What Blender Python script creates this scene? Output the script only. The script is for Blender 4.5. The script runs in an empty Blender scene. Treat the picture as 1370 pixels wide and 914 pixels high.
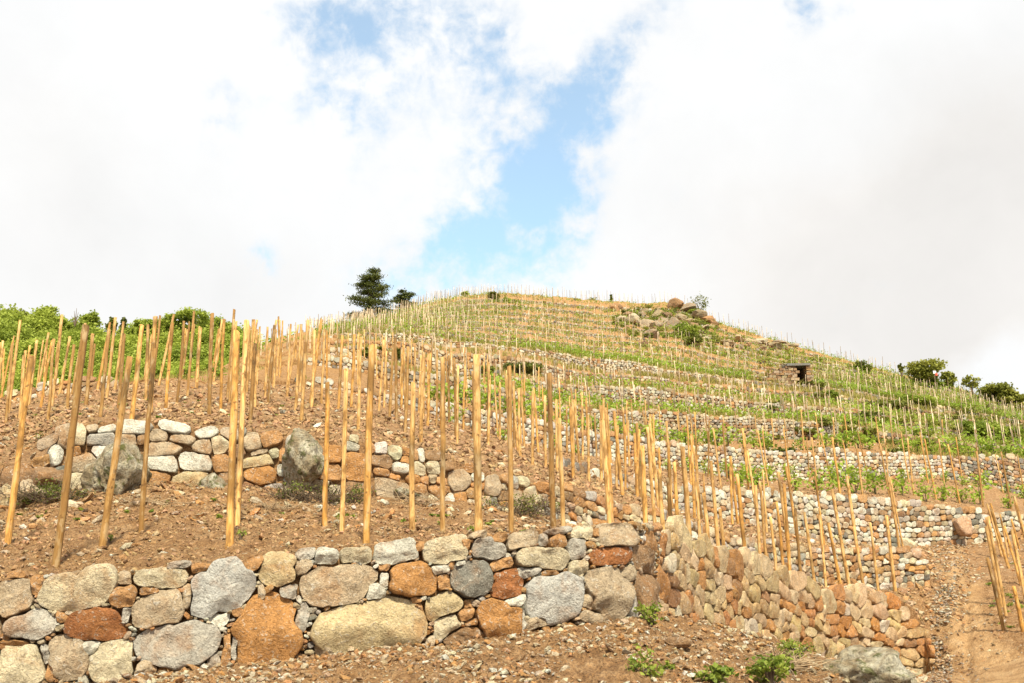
import bpy, math, random
import numpy as np
from mathutils import Vector, Matrix
from mathutils.bvhtree import BVHTree

# ------------------------------------------------------------------ camera, sky, sun, exposure
sc = bpy.context.scene
col = sc.collection
FPX, CX, CY = 1280.0, 685.0, 457.0
TP = 0.2367
PITCH = math.atan(TP)
cp, sp = math.cos(PITCH), math.sin(PITCH)
cam_d = bpy.data.cameras.new('camera'); cam = bpy.data.objects.new('camera', cam_d); col.objects.link(cam)
cam_d.sensor_width = 36.0; cam_d.lens = 36.0*FPX/1370.0
cam_d.clip_start = 0.1; cam_d.clip_end = 5000
cam.rotation_euler = (math.pi/2+PITCH, 0, 0)
sc.camera = cam
sc.view_settings.view_transform = 'Standard'; sc.view_settings.look = 'None'
sc.view_settings.gamma = 1.0; sc.view_settings.use_curve_mapping = False
sc.view_settings.exposure = 1.08
SUN_EL, SUN_AZ = math.radians(54), math.radians(168)      # azimuth clockwise from +Y: behind and left of the camera
sun_d = bpy.data.lights.new('sun', 'SUN'); sun = bpy.data.objects.new('sun', sun_d); col.objects.link(sun)
sun_d.energy = 3.6; sun_d.angle = math.radians(4); sun_d.color = (1.0, 0.92, 0.72)
sdir = Vector((math.cos(SUN_EL)*math.sin(SUN_AZ), math.cos(SUN_EL)*math.cos(SUN_AZ), math.sin(SUN_EL)))
sun.rotation_euler = sdir.to_track_quat('Z', 'Y').to_euler()

def pxdir(x, y):
    v = Vector((x-CX, FPX*cp-(CY-y)*sp, FPX*sp+(CY-y)*cp)); return v.normalized()

def make_world():
    w = bpy.data.worlds.new('World'); sc.world = w; w.use_nodes = True
    nt = w.node_tree; N = nt.nodes; L = nt.links; N.clear()
    out = N.new('ShaderNodeOutputWorld')
    sky = N.new('ShaderNodeTexSky'); sky.sky_type = 'NISHITA'; sky.sun_disc = False
    sky.sun_elevation = SUN_EL; sky.sun_rotation = SUN_AZ; sky.air_density = 1.0; sky.dust_density = 0.6
    bgs = N.new('ShaderNodeBackground'); bgs.inputs[1].default_value = 0.14
    tint = N.new('ShaderNodeMix'); tint.data_type = 'RGBA'; tint.blend_type = 'MULTIPLY'; tint.inputs[0].default_value = 1
    L.new(sky.outputs[0], tint.inputs[6]); tint.inputs[7].default_value = (0.80, 1.0, 0.92, 1)
    L.new(tint.outputs[2], bgs.inputs[0])
    tc = N.new('ShaderNodeTexCoord')
    def math_(op, a, b=None, c=None, clamp=False):
        m = N.new('ShaderNodeMath'); m.operation = op; m.use_clamp = clamp
        for i, v in enumerate((a, b, c)):
            if v is None: continue
            if isinstance(v, (int, float)): m.inputs[i].default_value = v
            else: L.new(v, m.inputs[i])
        return m.outputs[0]
    def noise(scale, det, rough, dist=0.0, off=(0, 0, 0), sc3=(1, 1, 1)):
        mp = N.new('ShaderNodeMapping'); mp.inputs['Location'].default_value = off; mp.inputs['Scale'].default_value = sc3
        L.new(tc.outputs['Generated'], mp.inputs[0])
        n = N.new('ShaderNodeTexNoise'); n.inputs['Scale'].default_value = scale; n.inputs['Detail'].default_value = det
        n.inputs['Roughness'].default_value = rough; n.inputs['Distortion'].default_value = dist
        L.new(mp.outputs[0], n.inputs['Vector']); return n
    # warped direction so that cloud edges are ragged
    wn = noise(5.0, 5, 0.6)
    sub = N.new('ShaderNodeVectorMath'); sub.operation = 'SUBTRACT'; L.new(wn.outputs['Color'], sub.inputs[0]); sub.inputs[1].default_value = (.5, .5, .5)
    scl = N.new('ShaderNodeVectorMath'); scl.operation = 'SCALE'; L.new(sub.outputs[0], scl.inputs[0]); scl.inputs['Scale'].default_value = 0.16
    add = N.new('ShaderNodeVectorMath'); add.operation = 'ADD'; L.new(tc.outputs['Generated'], add.inputs[0]); L.new(scl.outputs[0], add.inputs[1])
    def blob(x, y, r, strength=1.0):
        d = N.new('ShaderNodeVectorMath'); d.operation = 'DISTANCE'; L.new(add.outputs[0], d.inputs[0]); d.inputs[1].default_value = pxdir(x, y)
        q = math_('DIVIDE', d.outputs['Value'], r/FPX)
        q = math_('MULTIPLY', q, q)
        q = math_('MULTIPLY', q, -1.0)
        return math_('MULTIPLY', math_('EXPONENT', q), strength)
    gap = None
    for b in [(672, 330, 60, 1.1), (745, 268, 48, 1.25), (772, 205, 48, 1.2), (822, 140, 46, 1.0), (850, 95, 32, .7), (655, 72, 46, .75), (440, 98, 66, .62), (690, 240, 60, .45), (540, 40, 60, .35),
              (560, 60, 120, .30), (600, 345, 50, .5), (540, 372, 60, .5), (335, 355, 26, .6), (1100, 12, 28, .8), (735, 370, 34, .5),
              (298, 175, 34, .34), (690, 190, 90, .34), (880, 40, 36, .45), (460, 20, 60, .40), (640, 300, 40, .4), (745, 120, 60, .3)]:
        o = blob(*b); gap = o if gap is None else math_('ADD', gap, o)
    n1 = noise(14.0, 9, 0.62, 0.4, (3, 1, 7))
    n2 = noise(42.0, 6, 0.6, 0.2, (1, 5, 2))
    t = math_('ADD', math_('MULTIPLY', math_('SUBTRACT', n1.outputs['Fac'], 0.5), 2.1), math_('MULTIPLY', math_('SUBTRACT', n2.outputs['Fac'], 0.5), 2.2))
    t = math_('MULTIPLY', t, math_('ADD', math_('MULTIPLY', gap, 1.5), 0.22, clamp=True))
    g = math_('ADD', gap, t)
    mr = N.new('ShaderNodeMapRange'); mr.interpolation_type = 'SMOOTHSTEP'
    L.new(g, mr.inputs[0]); mr.inputs[1].default_value = 0.05; mr.inputs[2].default_value = 1.35
    mr.inputs[3].default_value = 0.0; mr.inputs[4].default_value = 0.74
    # cloud shading
    n3 = noise(2.2, 6, 0.55, 0.3, (0.3, 2, 9)); n4 = noise(8, 6, 0.6, 0.2, (5, 2, 1))
    dark = None
    for b in [(1240, 395, 110, 1.0), (1120, 420, 130, .7), (1290, 290, 120, .7), (1000, 380, 130, .4), (1330, 180, 120, .4), (1380, 400, 60, .4), (50, 330, 160, .25), (350, 420, 90, .2), (60, 180, 90, .12)]:
        o = blob(*b); dark = o if dark is None else math_('ADD', dark, o)
    bright = blob(1345, 480, 50, 1.0)
    dk = math_('SUBTRACT', dark, bright, clamp=True)
    br = math_('SUBTRACT', 0.485, math_('MULTIPLY', dk, 0.055))
    br = math_('ADD', br, math_('MULTIPLY', math_('SUBTRACT', n3.outputs['Fac'], 0.5), 0.10))
    br = math_('ADD', br, math_('MULTIPLY', math_('SUBTRACT', n4.outputs['Fac'], 0.5), 0.07))
    bgc = N.new('ShaderNodeBackground')
    hue = N.new('ShaderNodeMix'); hue.data_type = 'RGBA'; hue.inputs[6].default_value = (0.975, 0.99, 1.0, 1); hue.inputs[7].default_value = (1.0, .975, .945, 1)
    L.new(math_('ADD', dk, 0.2, clamp=True), hue.inputs[0])
    L.new(hue.outputs[2], bgc.inputs[0])
    L.new(br, bgc.inputs[1])
    mix = N.new('ShaderNodeMixShader'); L.new(mr.outputs[0], mix.inputs[0]); L.new(bgc.outputs[0], mix.inputs[1]); L.new(bgs.outputs[0], mix.inputs[2])
    L.new(mix.outputs[0], out.inputs[0])
make_world()

# ------------------------------------------------------------------ helpers
rng = np.random.default_rng(11); random.seed(5)

def P(x, y, d):
    """point seen at photograph coordinates x, y, standing d metres ahead"""
    x = np.asarray(x, float); y = np.asarray(y, float); d = np.asarray(d, float)
    dy = FPX*cp-(CY-y)*sp; dz = FPX*sp+(CY-y)*cp
    k = d/dy
    return np.stack(np.broadcast_arrays((x-CX)*k, d, dz*k), -1)
def PX(p):
    p = np.asarray(p, float)
    f = p[..., 1]*cp+p[..., 2]*sp; u = -p[..., 1]*sp+p[..., 2]*cp
    return CX+FPX*p[..., 0]/f, CY-FPX*u/f

def vnoise(p, seed=0):
    p = np.asarray(p, float); i = np.floor(p).astype(np.int64); f = p-i; f = f*f*(3-2*f)
    def h(a, b, c):
        n = (a*374761393+b*668265263+c*2147483647+seed*1274126177) & 0xffffffff
        n = ((n ^ (n >> 13))*1274126177) & 0xffffffff
        n = ((n ^ (n >> 16))*2246822519) & 0xffffffff
        return ((n ^ (n >> 15)) & 0xffff)/65535.0
    x, y, z = i[..., 0], i[..., 1], i[..., 2]; fx, fy, fz = f[..., 0], f[..., 1], f[..., 2]
    l = lambda a, b, t: a+(b-a)*t
    return l(l(l(h(x, y, z), h(x+1, y, z), fx), l(h(x, y+1, z), h(x+1, y+1, z), fx), fy),
             l(l(h(x, y, z+1), h(x+1, y, z+1), fx), l(h(x, y+1, z+1), h(x+1, y+1, z+1), fx), fy), fz)*2-1
def fbm(p, o=4, seed=0):
    p = np.asarray(p, float); a = 1.0; s = 0; t = 0
    for k in range(o):
        s = s+a*vnoise(p*(2.03**k)+k*17.3, seed+k); t += a; a *= .5
    return s/t

def make_mesh(name, V, Q=None, T=None, colors=None, mats=(), matidx=None, smooth=True):
    me = bpy.data.meshes.new(name)
    V = np.asarray(V, np.float32)
    parts = []; tot = []
    if Q is not None and len(Q): parts.append(np.asarray(Q, np.int32).ravel()); tot.append(np.full(len(Q), 4, np.int32))
    if T is not None and len(T): parts.append(np.asarray(T, np.int32).ravel()); tot.append(np.full(len(T), 3, np.int32))
    loops = np.concatenate(parts); tot = np.concatenate(tot)
    me.vertices.add(len(V)); me.vertices.foreach_set('co', V.ravel())
    me.loops.add(len(loops)); me.loops.foreach_set('vertex_index', loops)
    me.polygons.add(len(tot)); st = np.zeros(len(tot), np.int32); st[1:] = np.cumsum(tot)[:-1]
    me.polygons.foreach_set('loop_start', st); me.polygons.foreach_set('loop_total', tot)
    if matidx is not None: me.polygons.foreach_set('material_index', np.asarray(matidx, np.int32))
    me.polygons.foreach_set('use_smooth', np.full(len(tot), smooth, bool))
    if colors is not None:
        ca = me.color_attributes.new('Col', 'FLOAT_COLOR', 'POINT')
        c = np.asarray(colors, np.float32)
        if c.shape[1] == 3: c = np.concatenate([c, np.ones((len(c), 1), np.float32)], 1)
        ca.data.foreach_set('color', c.ravel())
    for m in mats: me.materials.append(m)
    me.update(calc_edges=True); me.validate()
    return me
def link(name, data, parent=None, loc=None):
    o = bpy.data.objects.new(name, data); col.objects.link(o)
    if parent is not None: o.parent = parent
    if loc is not None: o.location = loc
    return o
def tag(o, label=None, cat=None, group=None, kind=None):
    if label: o['label'] = label
    if cat: o['category'] = cat
    if group: o['group'] = group
    if kind: o['kind'] = kind
    return o

class Buf:
    def __init__(s): s.V = []; s.Q = []; s.T = []; s.C = []; s.n = 0
    def add(s, V, Q=None, T=None, C=None):
        V = np.asarray(V, float).reshape(-1, 3)
        s.V.append(V)
        if Q is not None and len(Q): s.Q.append(np.asarray(Q)+s.n)
        if T is not None and len(T): s.T.append(np.asarray(T)+s.n)
        if C is not None:
            C = np.asarray(C, float)
            if C.ndim == 1: C = np.tile(C, (len(V), 1))
            s.C.append(C)
        s.n += len(V)
    def mesh(s, name, mats, smooth=True):
        return make_mesh(name, np.concatenate(s.V), np.concatenate(s.Q) if s.Q else None, np.concatenate(s.T) if s.T else None,
                         np.concatenate(s.C) if s.C else None, mats, smooth=smooth)
    def tube(s, pts, rad, n=7, C=None, cap=True):
        pts = np.asarray(pts, float); m = len(pts); rad = np.broadcast_to(rad, (m,))
        tg = np.gradient(pts, axis=0); tg /= np.linalg.norm(tg, axis=1)[:, None]+1e-9
        ref = np.array([1., 0, 0]) if abs(tg[0][0]) < .8 else np.array([0, 1., 0])
        a = np.cross(tg, ref); a /= np.linalg.norm(a, axis=1)[:, None]+1e-9; b = np.cross(tg, a)
        th = np.arange(n)*2*np.pi/n
        ring = pts[:, None]+rad[:, None, None]*(a[:, None]*np.cos(th)[None, :, None]+b[:, None]*np.sin(th)[None, :, None])
        V = ring.reshape(-1, 3); Q = []
        for i in range(m-1):
            for j in range(n):
                Q.append((i*n+j, i*n+(j+1) % n, (i+1)*n+(j+1) % n, (i+1)*n+j))
        T = []
        if cap:
            V = np.concatenate([V, pts[-1:]+tg[-1:]*rad[-1]*.15])
            for j in range(n): T.append(((m-1)*n+j, (m-1)*n+(j+1) % n, m*n))
        s.add(V, Q, T, C)

# ------------------------------------------------------------------ materials
def new_mat(name):
    m = bpy.data.materials.new(name); m.use_nodes = True
    nt = m.node_tree; N = nt.nodes; N.clear()
    out = N.new('ShaderNodeOutputMaterial'); b = N.new('ShaderNodeBsdfPrincipled')
    nt.links.new(b.outputs[0], out.inputs[0]); b.inputs['Roughness'].default_value = .85
    b.inputs['Specular IOR Level'].default_value = 0.25
    return m, nt, N, nt.links, b, out
def nnoise(N, L, vec, scale, det=5, rough=.6, dist=0.):
    n = N.new('ShaderNodeTexNoise'); n.inputs['Scale'].default_value = scale; n.inputs['Detail'].default_value = det
    n.inputs['Roughness'].default_value = rough; n.inputs['Distortion'].default_value = dist
    L.new(vec, n.inputs['Vector']); return n.outputs['Fac']
def ramp(N, L, fac, stops):
    r = N.new('ShaderNodeValToRGB'); e = r.color_ramp.elements
    while len(e) < len(stops): e.new(.5)
    for i, (p, c) in enumerate(stops):
        e[i].position = p; e[i].color = (*c, 1) if len(c) == 3 else c
    L.new(fac, r.inputs[0]); return r.outputs[0]
def mixc(N, L, fac, a, b, mode='MIX'):
    m = N.new('ShaderNodeMix'); m.data_type = 'RGBA'; m.blend_type = mode
    for i, v in ((0, fac), (6, a), (7, b)):
        if isinstance(v, (int, float)): m.inputs[i].default_value = v
        elif isinstance(v, tuple): m.inputs[i].default_value = (*v, 1)
        else: L.new(v, m.inputs[i])
    return m.outputs[2]
def mul(N, L, a, b, op='MULTIPLY'):
    m = N.new('ShaderNodeMath'); m.operation = op
    for i, v in enumerate((a, b)):
        if isinstance(v, (int, float)): m.inputs[i].default_value = v
        else: L.new(v, m.inputs[i])
    return m.outputs[0]
def bump(N, L, h, b, strength=.6, dist=.03):
    bp = N.new('ShaderNodeBump'); bp.inputs['Strength'].default_value = strength; bp.inputs['Distance'].default_value = dist
    L.new(h, bp.inputs['Height']); L.new(bp.outputs[0], b.inputs['Normal'])

def stone_material():
    m, nt, N, L, b, out = new_mat('stone')
    tc = N.new('ShaderNodeTexCoord').outputs['Object']
    at = N.new('ShaderNodeAttribute'); at.attribute_name = 'Col'
    n1 = nnoise(N, L, tc, 9, 6, .65, .4); n2 = nnoise(N, L, tc, 45, 5, .7); n3 = nnoise(N, L, tc, 3.1, 5, .6, .6); n4 = nnoise(N, L, tc, 160, 3, .7)
    n5 = nnoise(N, L, tc, 22, 6, .7, 1.2)
    c = mixc(N, L, 1.0, at.outputs['Color'], ramp(N, L, n1, [(.25, (.62, .60, .58)), (.5, (1, 1, 1)), (.75, (1.25, 1.22, 1.18))]), 'MULTIPLY')
    c = mixc(N, L, ramp(N, L, n3, [(.50, (0, 0, 0)), (.68, (.6, .6, .6))]), c, (.36, .17, .055))        # iron stain
    c = mixc(N, L, ramp(N, L, n5, [(.56, (0, 0, 0)), (.66, (.75, .75, .75))]), c, (.60, .56, .48))      # pale mineral flecks
    c = mixc(N, L, 1.0, c, ramp(N, L, n2, [(.30, (.52, .50, .48)), (.48, (1, 1, 1)), (.75, (1.15, 1.15, 1.15))]), 'MULTIPLY')
    c = mixc(N, L, 1.0, c, ramp(N, L, n4, [(.32, (.7, .68, .66)), (.5, (1, 1, 1)), (.7, (1.15, 1.15, 1.12))]), 'MULTIPLY')
    L.new(c, b.inputs['Base Color'])
    h = mul(N, L, mul(N, L, n5, .8), mul(N, L, n2, .5), 'ADD'); h = mul(N, L, h, mul(N, L, n1, .8), 'ADD')
    bump(N, L, h, b, 1.0, .045)
    return m
def mossy_material():
    m, nt, N, L, b, out = new_mat('lichened_rock')
    tc = N.new('ShaderNodeTexCoord').outputs['Object']
    n1 = nnoise(N, L, tc, 4, 7, .65, .6); n2 = nnoise(N, L, tc, 26, 6, .7, .6); n3 = nnoise(N, L, tc, 9, 5, .6, .5)
    c = ramp(N, L, n1, [(.3, (.13, .10, .06)), (.42, (.26, .20, .12)), (.55, (.38, .34, .25)), (.68, (.50, .47, .38))])
    c = mixc(N, L, ramp(N, L, n3, [(.54, (0, 0, 0)), (.62, (.8, .8, .8))]), c, (.085, .095, .018))
    c = mixc(N, L, 1.0, c, ramp(N, L, n2, [(.32, (.4, .4, .4)), (.5, (1, 1, 1)), (.7, (1.35, 1.35, 1.3))]), 'MULTIPLY')
    L.new(c, b.inputs['Base Color'])
    bump(N, L, mul(N, L, mul(N, L, n1, 1.5), n2, 'ADD'), b, .9, .06)
    return m
def ground_material():
    """Col.r = greenness, Col.g = packed path, Col.b = how much orange"""
    m, nt, N, L, b, out = new_mat('ground')
    tc = N.new('ShaderNodeTexCoord').outputs['Object']
    at = N.new('ShaderNodeAttribute'); at.attribute_name = 'Col'
    sep = N.new('ShaderNodeSeparateColor'); L.new(at.outputs['Color'], sep.inputs[0])
    n1 = nnoise(N, L, tc, .7, 6, .65, .4); n2 = nnoise(N, L, tc, 7, 7, .75, .3); n3 = nnoise(N, L, tc, 40, 5, .7); n4 = nnoise(N, L, tc, 2.3, 6, .7, .5)
    soil = ramp(N, L, n2, [(.25, (.11, .055, .024)), (.42, (.26, .145, .070)), (.55, (.38, .23, .12)), (.72, (.52, .37, .23))])
    soil2 = ramp(N, L, n2, [(.25, (.13, .06, .018)), (.45, (.30, .155, .05)), (.6, (.41, .24, .10)), (.75, (.52, .37, .19))])
    f = mul(N, L, sep.outputs['Blue'], mul(N, L, n1, 1.4), 'MULTIPLY')
    c = mixc(N, L, f, soil, soil2)
    grit = ramp(N, L, n3, [(.33, (.30, .26, .22)), (.47, (1, 1, 1)), (.62, (1.4, 1.38, 1.3))])
    c = mixc(N, L, 1.0, c, grit, 'MULTIPLY')
    path = ramp(N, L, n4, [(.3, (.24, .135, .065)), (.45, (.45, .27, .125)), (.6, (.54, .35, .18)), (.75, (.58, .43, .28))])
    path = mixc(N, L, .6, path, grit, 'MULTIPLY')
    c = mixc(N, L, sep.outputs['Green'], c, path)
    n5 = nnoise(N, L, tc, 1.6, 7, .72, .3); n6 = nnoise(N, L, tc, 13, 5, .7)
    grass = ramp(N, L, n6, [(.3, (.10, .11, .018)), (.5, (.22, .22, .040)), (.7, (.38, .33, .10))])
    gm = mul(N, L, mul(N, L, sep.outputs['Red'], 1.25), n5, 'ADD')
    gf = ramp(N, L, mul(N, L, gm, .5), [(.40, (0, 0, 0)), (.56, (1, 1, 1))])
    c = mixc(N, L, gf, c, grass)
    L.new(c, b.inputs['Base Color']); b.inputs['Roughness'].default_value = .95
    h = mul(N, L, mul(N, L, n2, 1.2), mul(N, L, n3, .35), 'ADD')
    bump(N, L, h, b, 1.0, .11)
    return m
def wood_material():
    m, nt, N, L, b, out = new_mat('stake_wood')
    tc = N.new('ShaderNodeTexCoord').outputs['Object']
    oi = N.new('ShaderNodeObjectInfo').outputs['Random']
    at = N.new('ShaderNodeAttribute'); at.attribute_name = 'Col'
    off = N.new('ShaderNodeVectorMath'); off.operation = 'ADD'
    comb = N.new('ShaderNodeCombineXYZ'); L.new(mul(N, L, oi, 37.0), comb.inputs[0]); L.new(mul(N, L, oi, 91.0), comb.inputs[2])
    L.new(tc, off.inputs[0]); L.new(comb.outputs[0], off.inputs[1])
    mp = N.new('ShaderNodeMapping'); mp.inputs['Scale'].default_value = (30, 30, 2.2); L.new(off.outputs[0], mp.inputs[0])
    g = nnoise(N, L, mp.outputs[0], 2.0, 6, .65, .3)
    mp2 = N.new('ShaderNodeMapping'); mp2.inputs['Scale'].default_value = (6, 6, 2.2); L.new(off.outputs[0], mp2.inputs[0])
    d = nnoise(N, L, mp2.outputs[0], 2.0, 4, .6, .3)
    kn = nnoise(N, L, off.outputs[0], 17, 3, .5)
    c = ramp(N, L, g, [(.28, (.24, .125, .035)), (.5, (.56, .345, .125)), (.72, (.72, .52, .25))])
    c = mixc(N, L, 1.0, c, at.outputs['Color'], 'MULTIPLY')
    c = mixc(N, L, ramp(N, L, d, [(.50, (0, 0, 0)), (.62, (.85, .85, .85))]), c, (.26, .135, .04))
    c = mixc(N, L, ramp(N, L, kn, [(.62, (0, 0, 0)), (.70, (.8, .8, .8))]), c, (.13, .065, .02))
    c = mixc(N, L, ramp(N, L, d, [(.36, (.35, .35, .35)), (.46, (0, 0, 0))]), c, (.60, .47, .28))
    L.new(c, b.inputs['Base Color']); b.inputs['Roughness'].default_value = .75
    bump(N, L, g, b, .5, .01)
    return m
def leaf_material(name, lo, hi, trans=.35):
    m, nt, N, L, b, out = new_mat(name)
    at = N.new('ShaderNodeAttribute'); at.attribute_name = 'Col'
    tc = N.new('ShaderNodeTexCoord').outputs['Object']
    oi = N.new('ShaderNodeObjectInfo').outputs['Random']
    sep = N.new('ShaderNodeSeparateColor'); L.new(at.outputs['Color'], sep.inputs[0])
    f = mul(N, L, mul(N, L, sep.outputs['Red'], .8), mul(N, L, oi, .2), 'ADD')
    c = ramp(N, L, f, [(0, lo), (.5, tuple((a+b_)/2 for a, b_ in zip(lo, hi))), (1, hi)])
    L.new(c, b.inputs['Base Color']); b.inputs['Roughness'].default_value = .6
    t = N.new('ShaderNodeBsdfTranslucent'); L.new(c, t.inputs[0])
    mx = N.new('ShaderNodeMixShader'); mx.inputs[0].default_value = trans
    L.new(b.outputs[0], mx.inputs[1]); L.new(t.outputs[0], mx.inputs[2]); L.new(mx.outputs[0], out.inputs[0])
    return m
def plain(name, c, rough=.8):
    m, nt, N, L, b, out = new_mat(name)
    tc = N.new('ShaderNodeTexCoord').outputs['Object']
    n = nnoise(N, L, tc, 8, 5, .6)
    cc = ramp(N, L, n, [(.3, tuple(v*.7 for v in c)), (.7, tuple(min(1, v*1.25) for v in c))])
    L.new(cc, b.inputs['Base Color']); b.inputs['Roughness'].default_value = rough
    bump(N, L, n, b, .4, .02)
    return m
M_STONE = stone_material(); M_MOSS = mossy_material(); M_GROUND = ground_material(); M_WOOD = wood_material()
M_VINE = leaf_material('vine_leaf', (.16, .25, .02), (.40, .52, .07), .4)
M_WEED = leaf_material('weed_leaf', (.09, .15, .015), (.34, .38, .06), .35)
M_BROAD = leaf_material('broad_leaf', (.12, .18, .018), (.44, .50, .085), .45)
M_DARKLEAF = leaf_material('shrub_leaf', (.06, .085, .014), (.27, .28, .05), .3)
M_PINE = leaf_material('pine_needle', (.035, .052, .012), (.19, .21, .045), .2)
M_OLIVE = leaf_material('olive_leaf', (.10, .13, .018), (.38, .37, .07), .35)
M_BARK = plain('bark', (.12, .085, .055)); M_DRY = plain('dry_twig', (.34, .25, .15))
M_CORE = plain('wall_fill', (.16, .085, .04), .95)
M_WHITE = plain('white_paint', (.8, .78, .76), .5); M_RED = plain('red_paint', (.6, .10, .06), .5)

# ------------------------------------------------------------------ terrain levels: (x, y of top, y of foot, distance)
XS = np.arange(-300, 1702, 2.0)
def lev(pts, smooth=4):
    a = np.array(pts, float); r = []
    for k in range(1, a.shape[1]):
        r.append(np.interp(XS, a[:, 0], a[:, k]))
    if smooth:
        g = np.exp(-np.linspace(-2, 2, 2*smooth+1)**2); g /= g.sum()
        r = [np.convolve(np.pad(v, smooth, mode='edge'), g, 'valid') for v in r]
    return r
W1 = lev([(-300, 800, 965, 8), (-60, 783, 945, 8.1), (0, 777, 937, 8.2), (60, 770, 928, 8.25), (160, 764, 912, 8.3), (250, 757, 902, 8.45), (350, 747, 888, 8.65), (430, 740, 880, 8.8), (500, 733, 876, 8.95), (600, 724, 866, 9.1), (700, 714, 850, 9.3), (780, 708, 840, 9.5), (845, 703, 834, 9.8), (870, 704, 840, 10.2), (900, 712, 852, 11.2), (960, 735, 872, 13.3), (1020, 757, 888, 15.2), (1060, 774, 898, 16.4), (1100, 788, 905, 17.5), (1160, 799, 908, 19), (1200, 798, 907, 20), (1225, 815, 905, 20.4), (1238, 845, 904, 20.5), (1246, 903, 903, 20), (1300, 900, 900, 18.5), (1370, 880, 880, 18), (1700, 800, 800, 18)], 2)
B1 = lev([(-300, 730, 730, 11.3), (0, 716, 716, 11.6), (200, 701, 701, 11.8), (400, 700, 700, 12), (600, 704, 704, 12.3), (700, 707, 707, 12.8), (800, 712, 712, 13.6), (900, 732, 732, 15), (1000, 765, 765, 18), (1100, 790, 790, 20), (1200, 796, 796, 21.7), (1240, 826, 826, 21.7), (1300, 838, 838, 21), (1330, 828, 828, 21), (1370, 815, 815, 21), (1700, 760, 760, 21)])
W2 = lev([(-300, 640, 700, 13.5), (0, 624, 688, 13.5), (55, 618, 680, 13.5), (75, 577, 670, 13.6), (95, 567, 664, 13.8), (150, 562, 659, 14), (200, 566, 657, 14.2), (260, 574, 656, 14.3), (330, 584, 658, 14.4), (400, 590, 660, 14.5), (470, 590, 664, 14.6), (520, 600, 668, 14.8), (560, 606, 670, 15), (600, 618, 674, 15.2), (660, 638, 680, 15.6), (700, 645, 685, 16), (760, 658, 702, 16.8), (800, 668, 716, 17.3), (850, 681, 728, 18), (900, 693, 748, 18.8), (940, 707, 762, 19.4), (1000, 726, 778, 20.4), (1050, 733, 788, 21.3), (1100, 735, 792, 22), (1155, 736, 791, 22.6), (1228, 739, 787, 23), (1240, 755, 786, 23), (1246, 786, 786, 23), (1300, 780, 780, 24), (1370, 770, 770, 24), (1700, 720, 720, 25)], 2)
W2B = lev([(-300, 590, 590, 18), (0, 570, 570, 19), (100, 545, 545, 19.5), (200, 540, 540, 20), (400, 555, 555, 20), (500, 570, 570, 20.5), (600, 592, 592, 21), (700, 612, 612, 22.5), (740, 619, 620, 23.5), (800, 632, 641, 25), (840, 641, 656, 26), (900, 650, 682, 27), (940, 655, 692, 28), (1000, 658, 702, 29), (1050, 662, 714, 30), (1110, 666, 727, 31), (1200, 672, 735, 32), (1260, 680, 731, 33), (1300, 684, 728, 33.5), (1370, 690, 722, 34), (1700, 700, 725, 35)], 3)
W3 = lev([(-300, 560, 560, 27), (0, 536, 538, 28), (30, 522, 536, 28.5), (80, 513, 528, 29), (130, 509, 523, 29.5), (155, 512, 516, 30), (200, 508, 510, 30), (300, 511, 513, 30), (395, 509, 514, 29), (430, 512, 520, 29), (488, 519, 532, 29.5), (520, 529, 542, 30), (566, 539, 554, 31), (600, 545, 563, 31.5), (640, 552, 577, 32.5), (700, 562, 594, 34), (750, 572, 603, 35.5), (800, 580, 612, 37), (840, 588, 621, 38), (900, 595, 629, 39.5), (950, 600, 635, 41), (1000, 605, 641, 42), (1050, 607, 643, 43), (1110, 604, 643, 44), (1200, 609, 641, 46), (1260, 613, 640, 47), (1310, 614, 648, 47.5), (1370, 614, 662, 48), (1700, 620, 680, 50)], 3)
W4 = lev([(-300, 600, 600, 42), (0, 560, 560, 42), (100, 532, 532, 42), (200, 513, 513, 42), (250, 501, 504, 42), (300, 494, 498, 42), (350, 488, 493, 42), (400, 480, 488, 42), (474, 483, 497, 42), (540, 495, 514, 42), (600, 506, 531, 43), (650, 516, 541, 44), (700, 529, 552, 46), (740, 543, 566, 48), (800, 550, 580, 50), (860, 553, 588, 52), (938, 557, 591, 54), (1017, 562, 590, 56), (1090, 566, 588, 58), (1140, 572, 586, 59), (1200, 583, 592, 60), (1260, 592, 600, 60), (1310, 598, 606, 60), (1370, 600, 608, 60), (1700, 610, 620, 62)])
W5 = lev([(-300, 620, 620, 55), (0, 580, 580, 55), (200, 530, 530, 55), (300, 492, 493, 54), (350, 478, 481, 54), (400, 468, 474, 54), (474, 466, 477, 54), (540, 474, 489, 54), (600, 485, 504, 55), (650, 497, 512, 56), (700, 508, 521, 58), (749, 517, 534, 60), (793, 519, 539, 62), (859, 521, 545, 65), (938, 529, 551, 67), (1017, 541, 557, 68), (1090, 545, 560, 70), (1150, 552, 562, 70), (1200, 562, 570, 70), (1300, 580, 588, 70), (1370, 588, 596, 70), (1700, 605, 615, 72)])
W6B = lev([(-300, 640, 640, 66), (0, 600, 600, 66), (200, 545, 545, 65), (300, 490, 490, 64), (400, 458, 462, 64), (474, 455, 465, 64), (540, 459, 473, 65), (600, 472, 493, 66), (652, 475, 494, 67), (705, 483, 500, 69), (740, 492, 505, 71), (775, 500, 512, 73), (820, 502, 515, 76), (860, 505, 517, 78), (938, 515, 524, 80), (1017, 522, 531, 82), (1090, 528, 536, 83), (1150, 535, 541, 83), (1200, 545, 552, 83), (1300, 562, 571, 82), (1370, 575, 583, 82), (1700, 598, 605, 85)])
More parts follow.
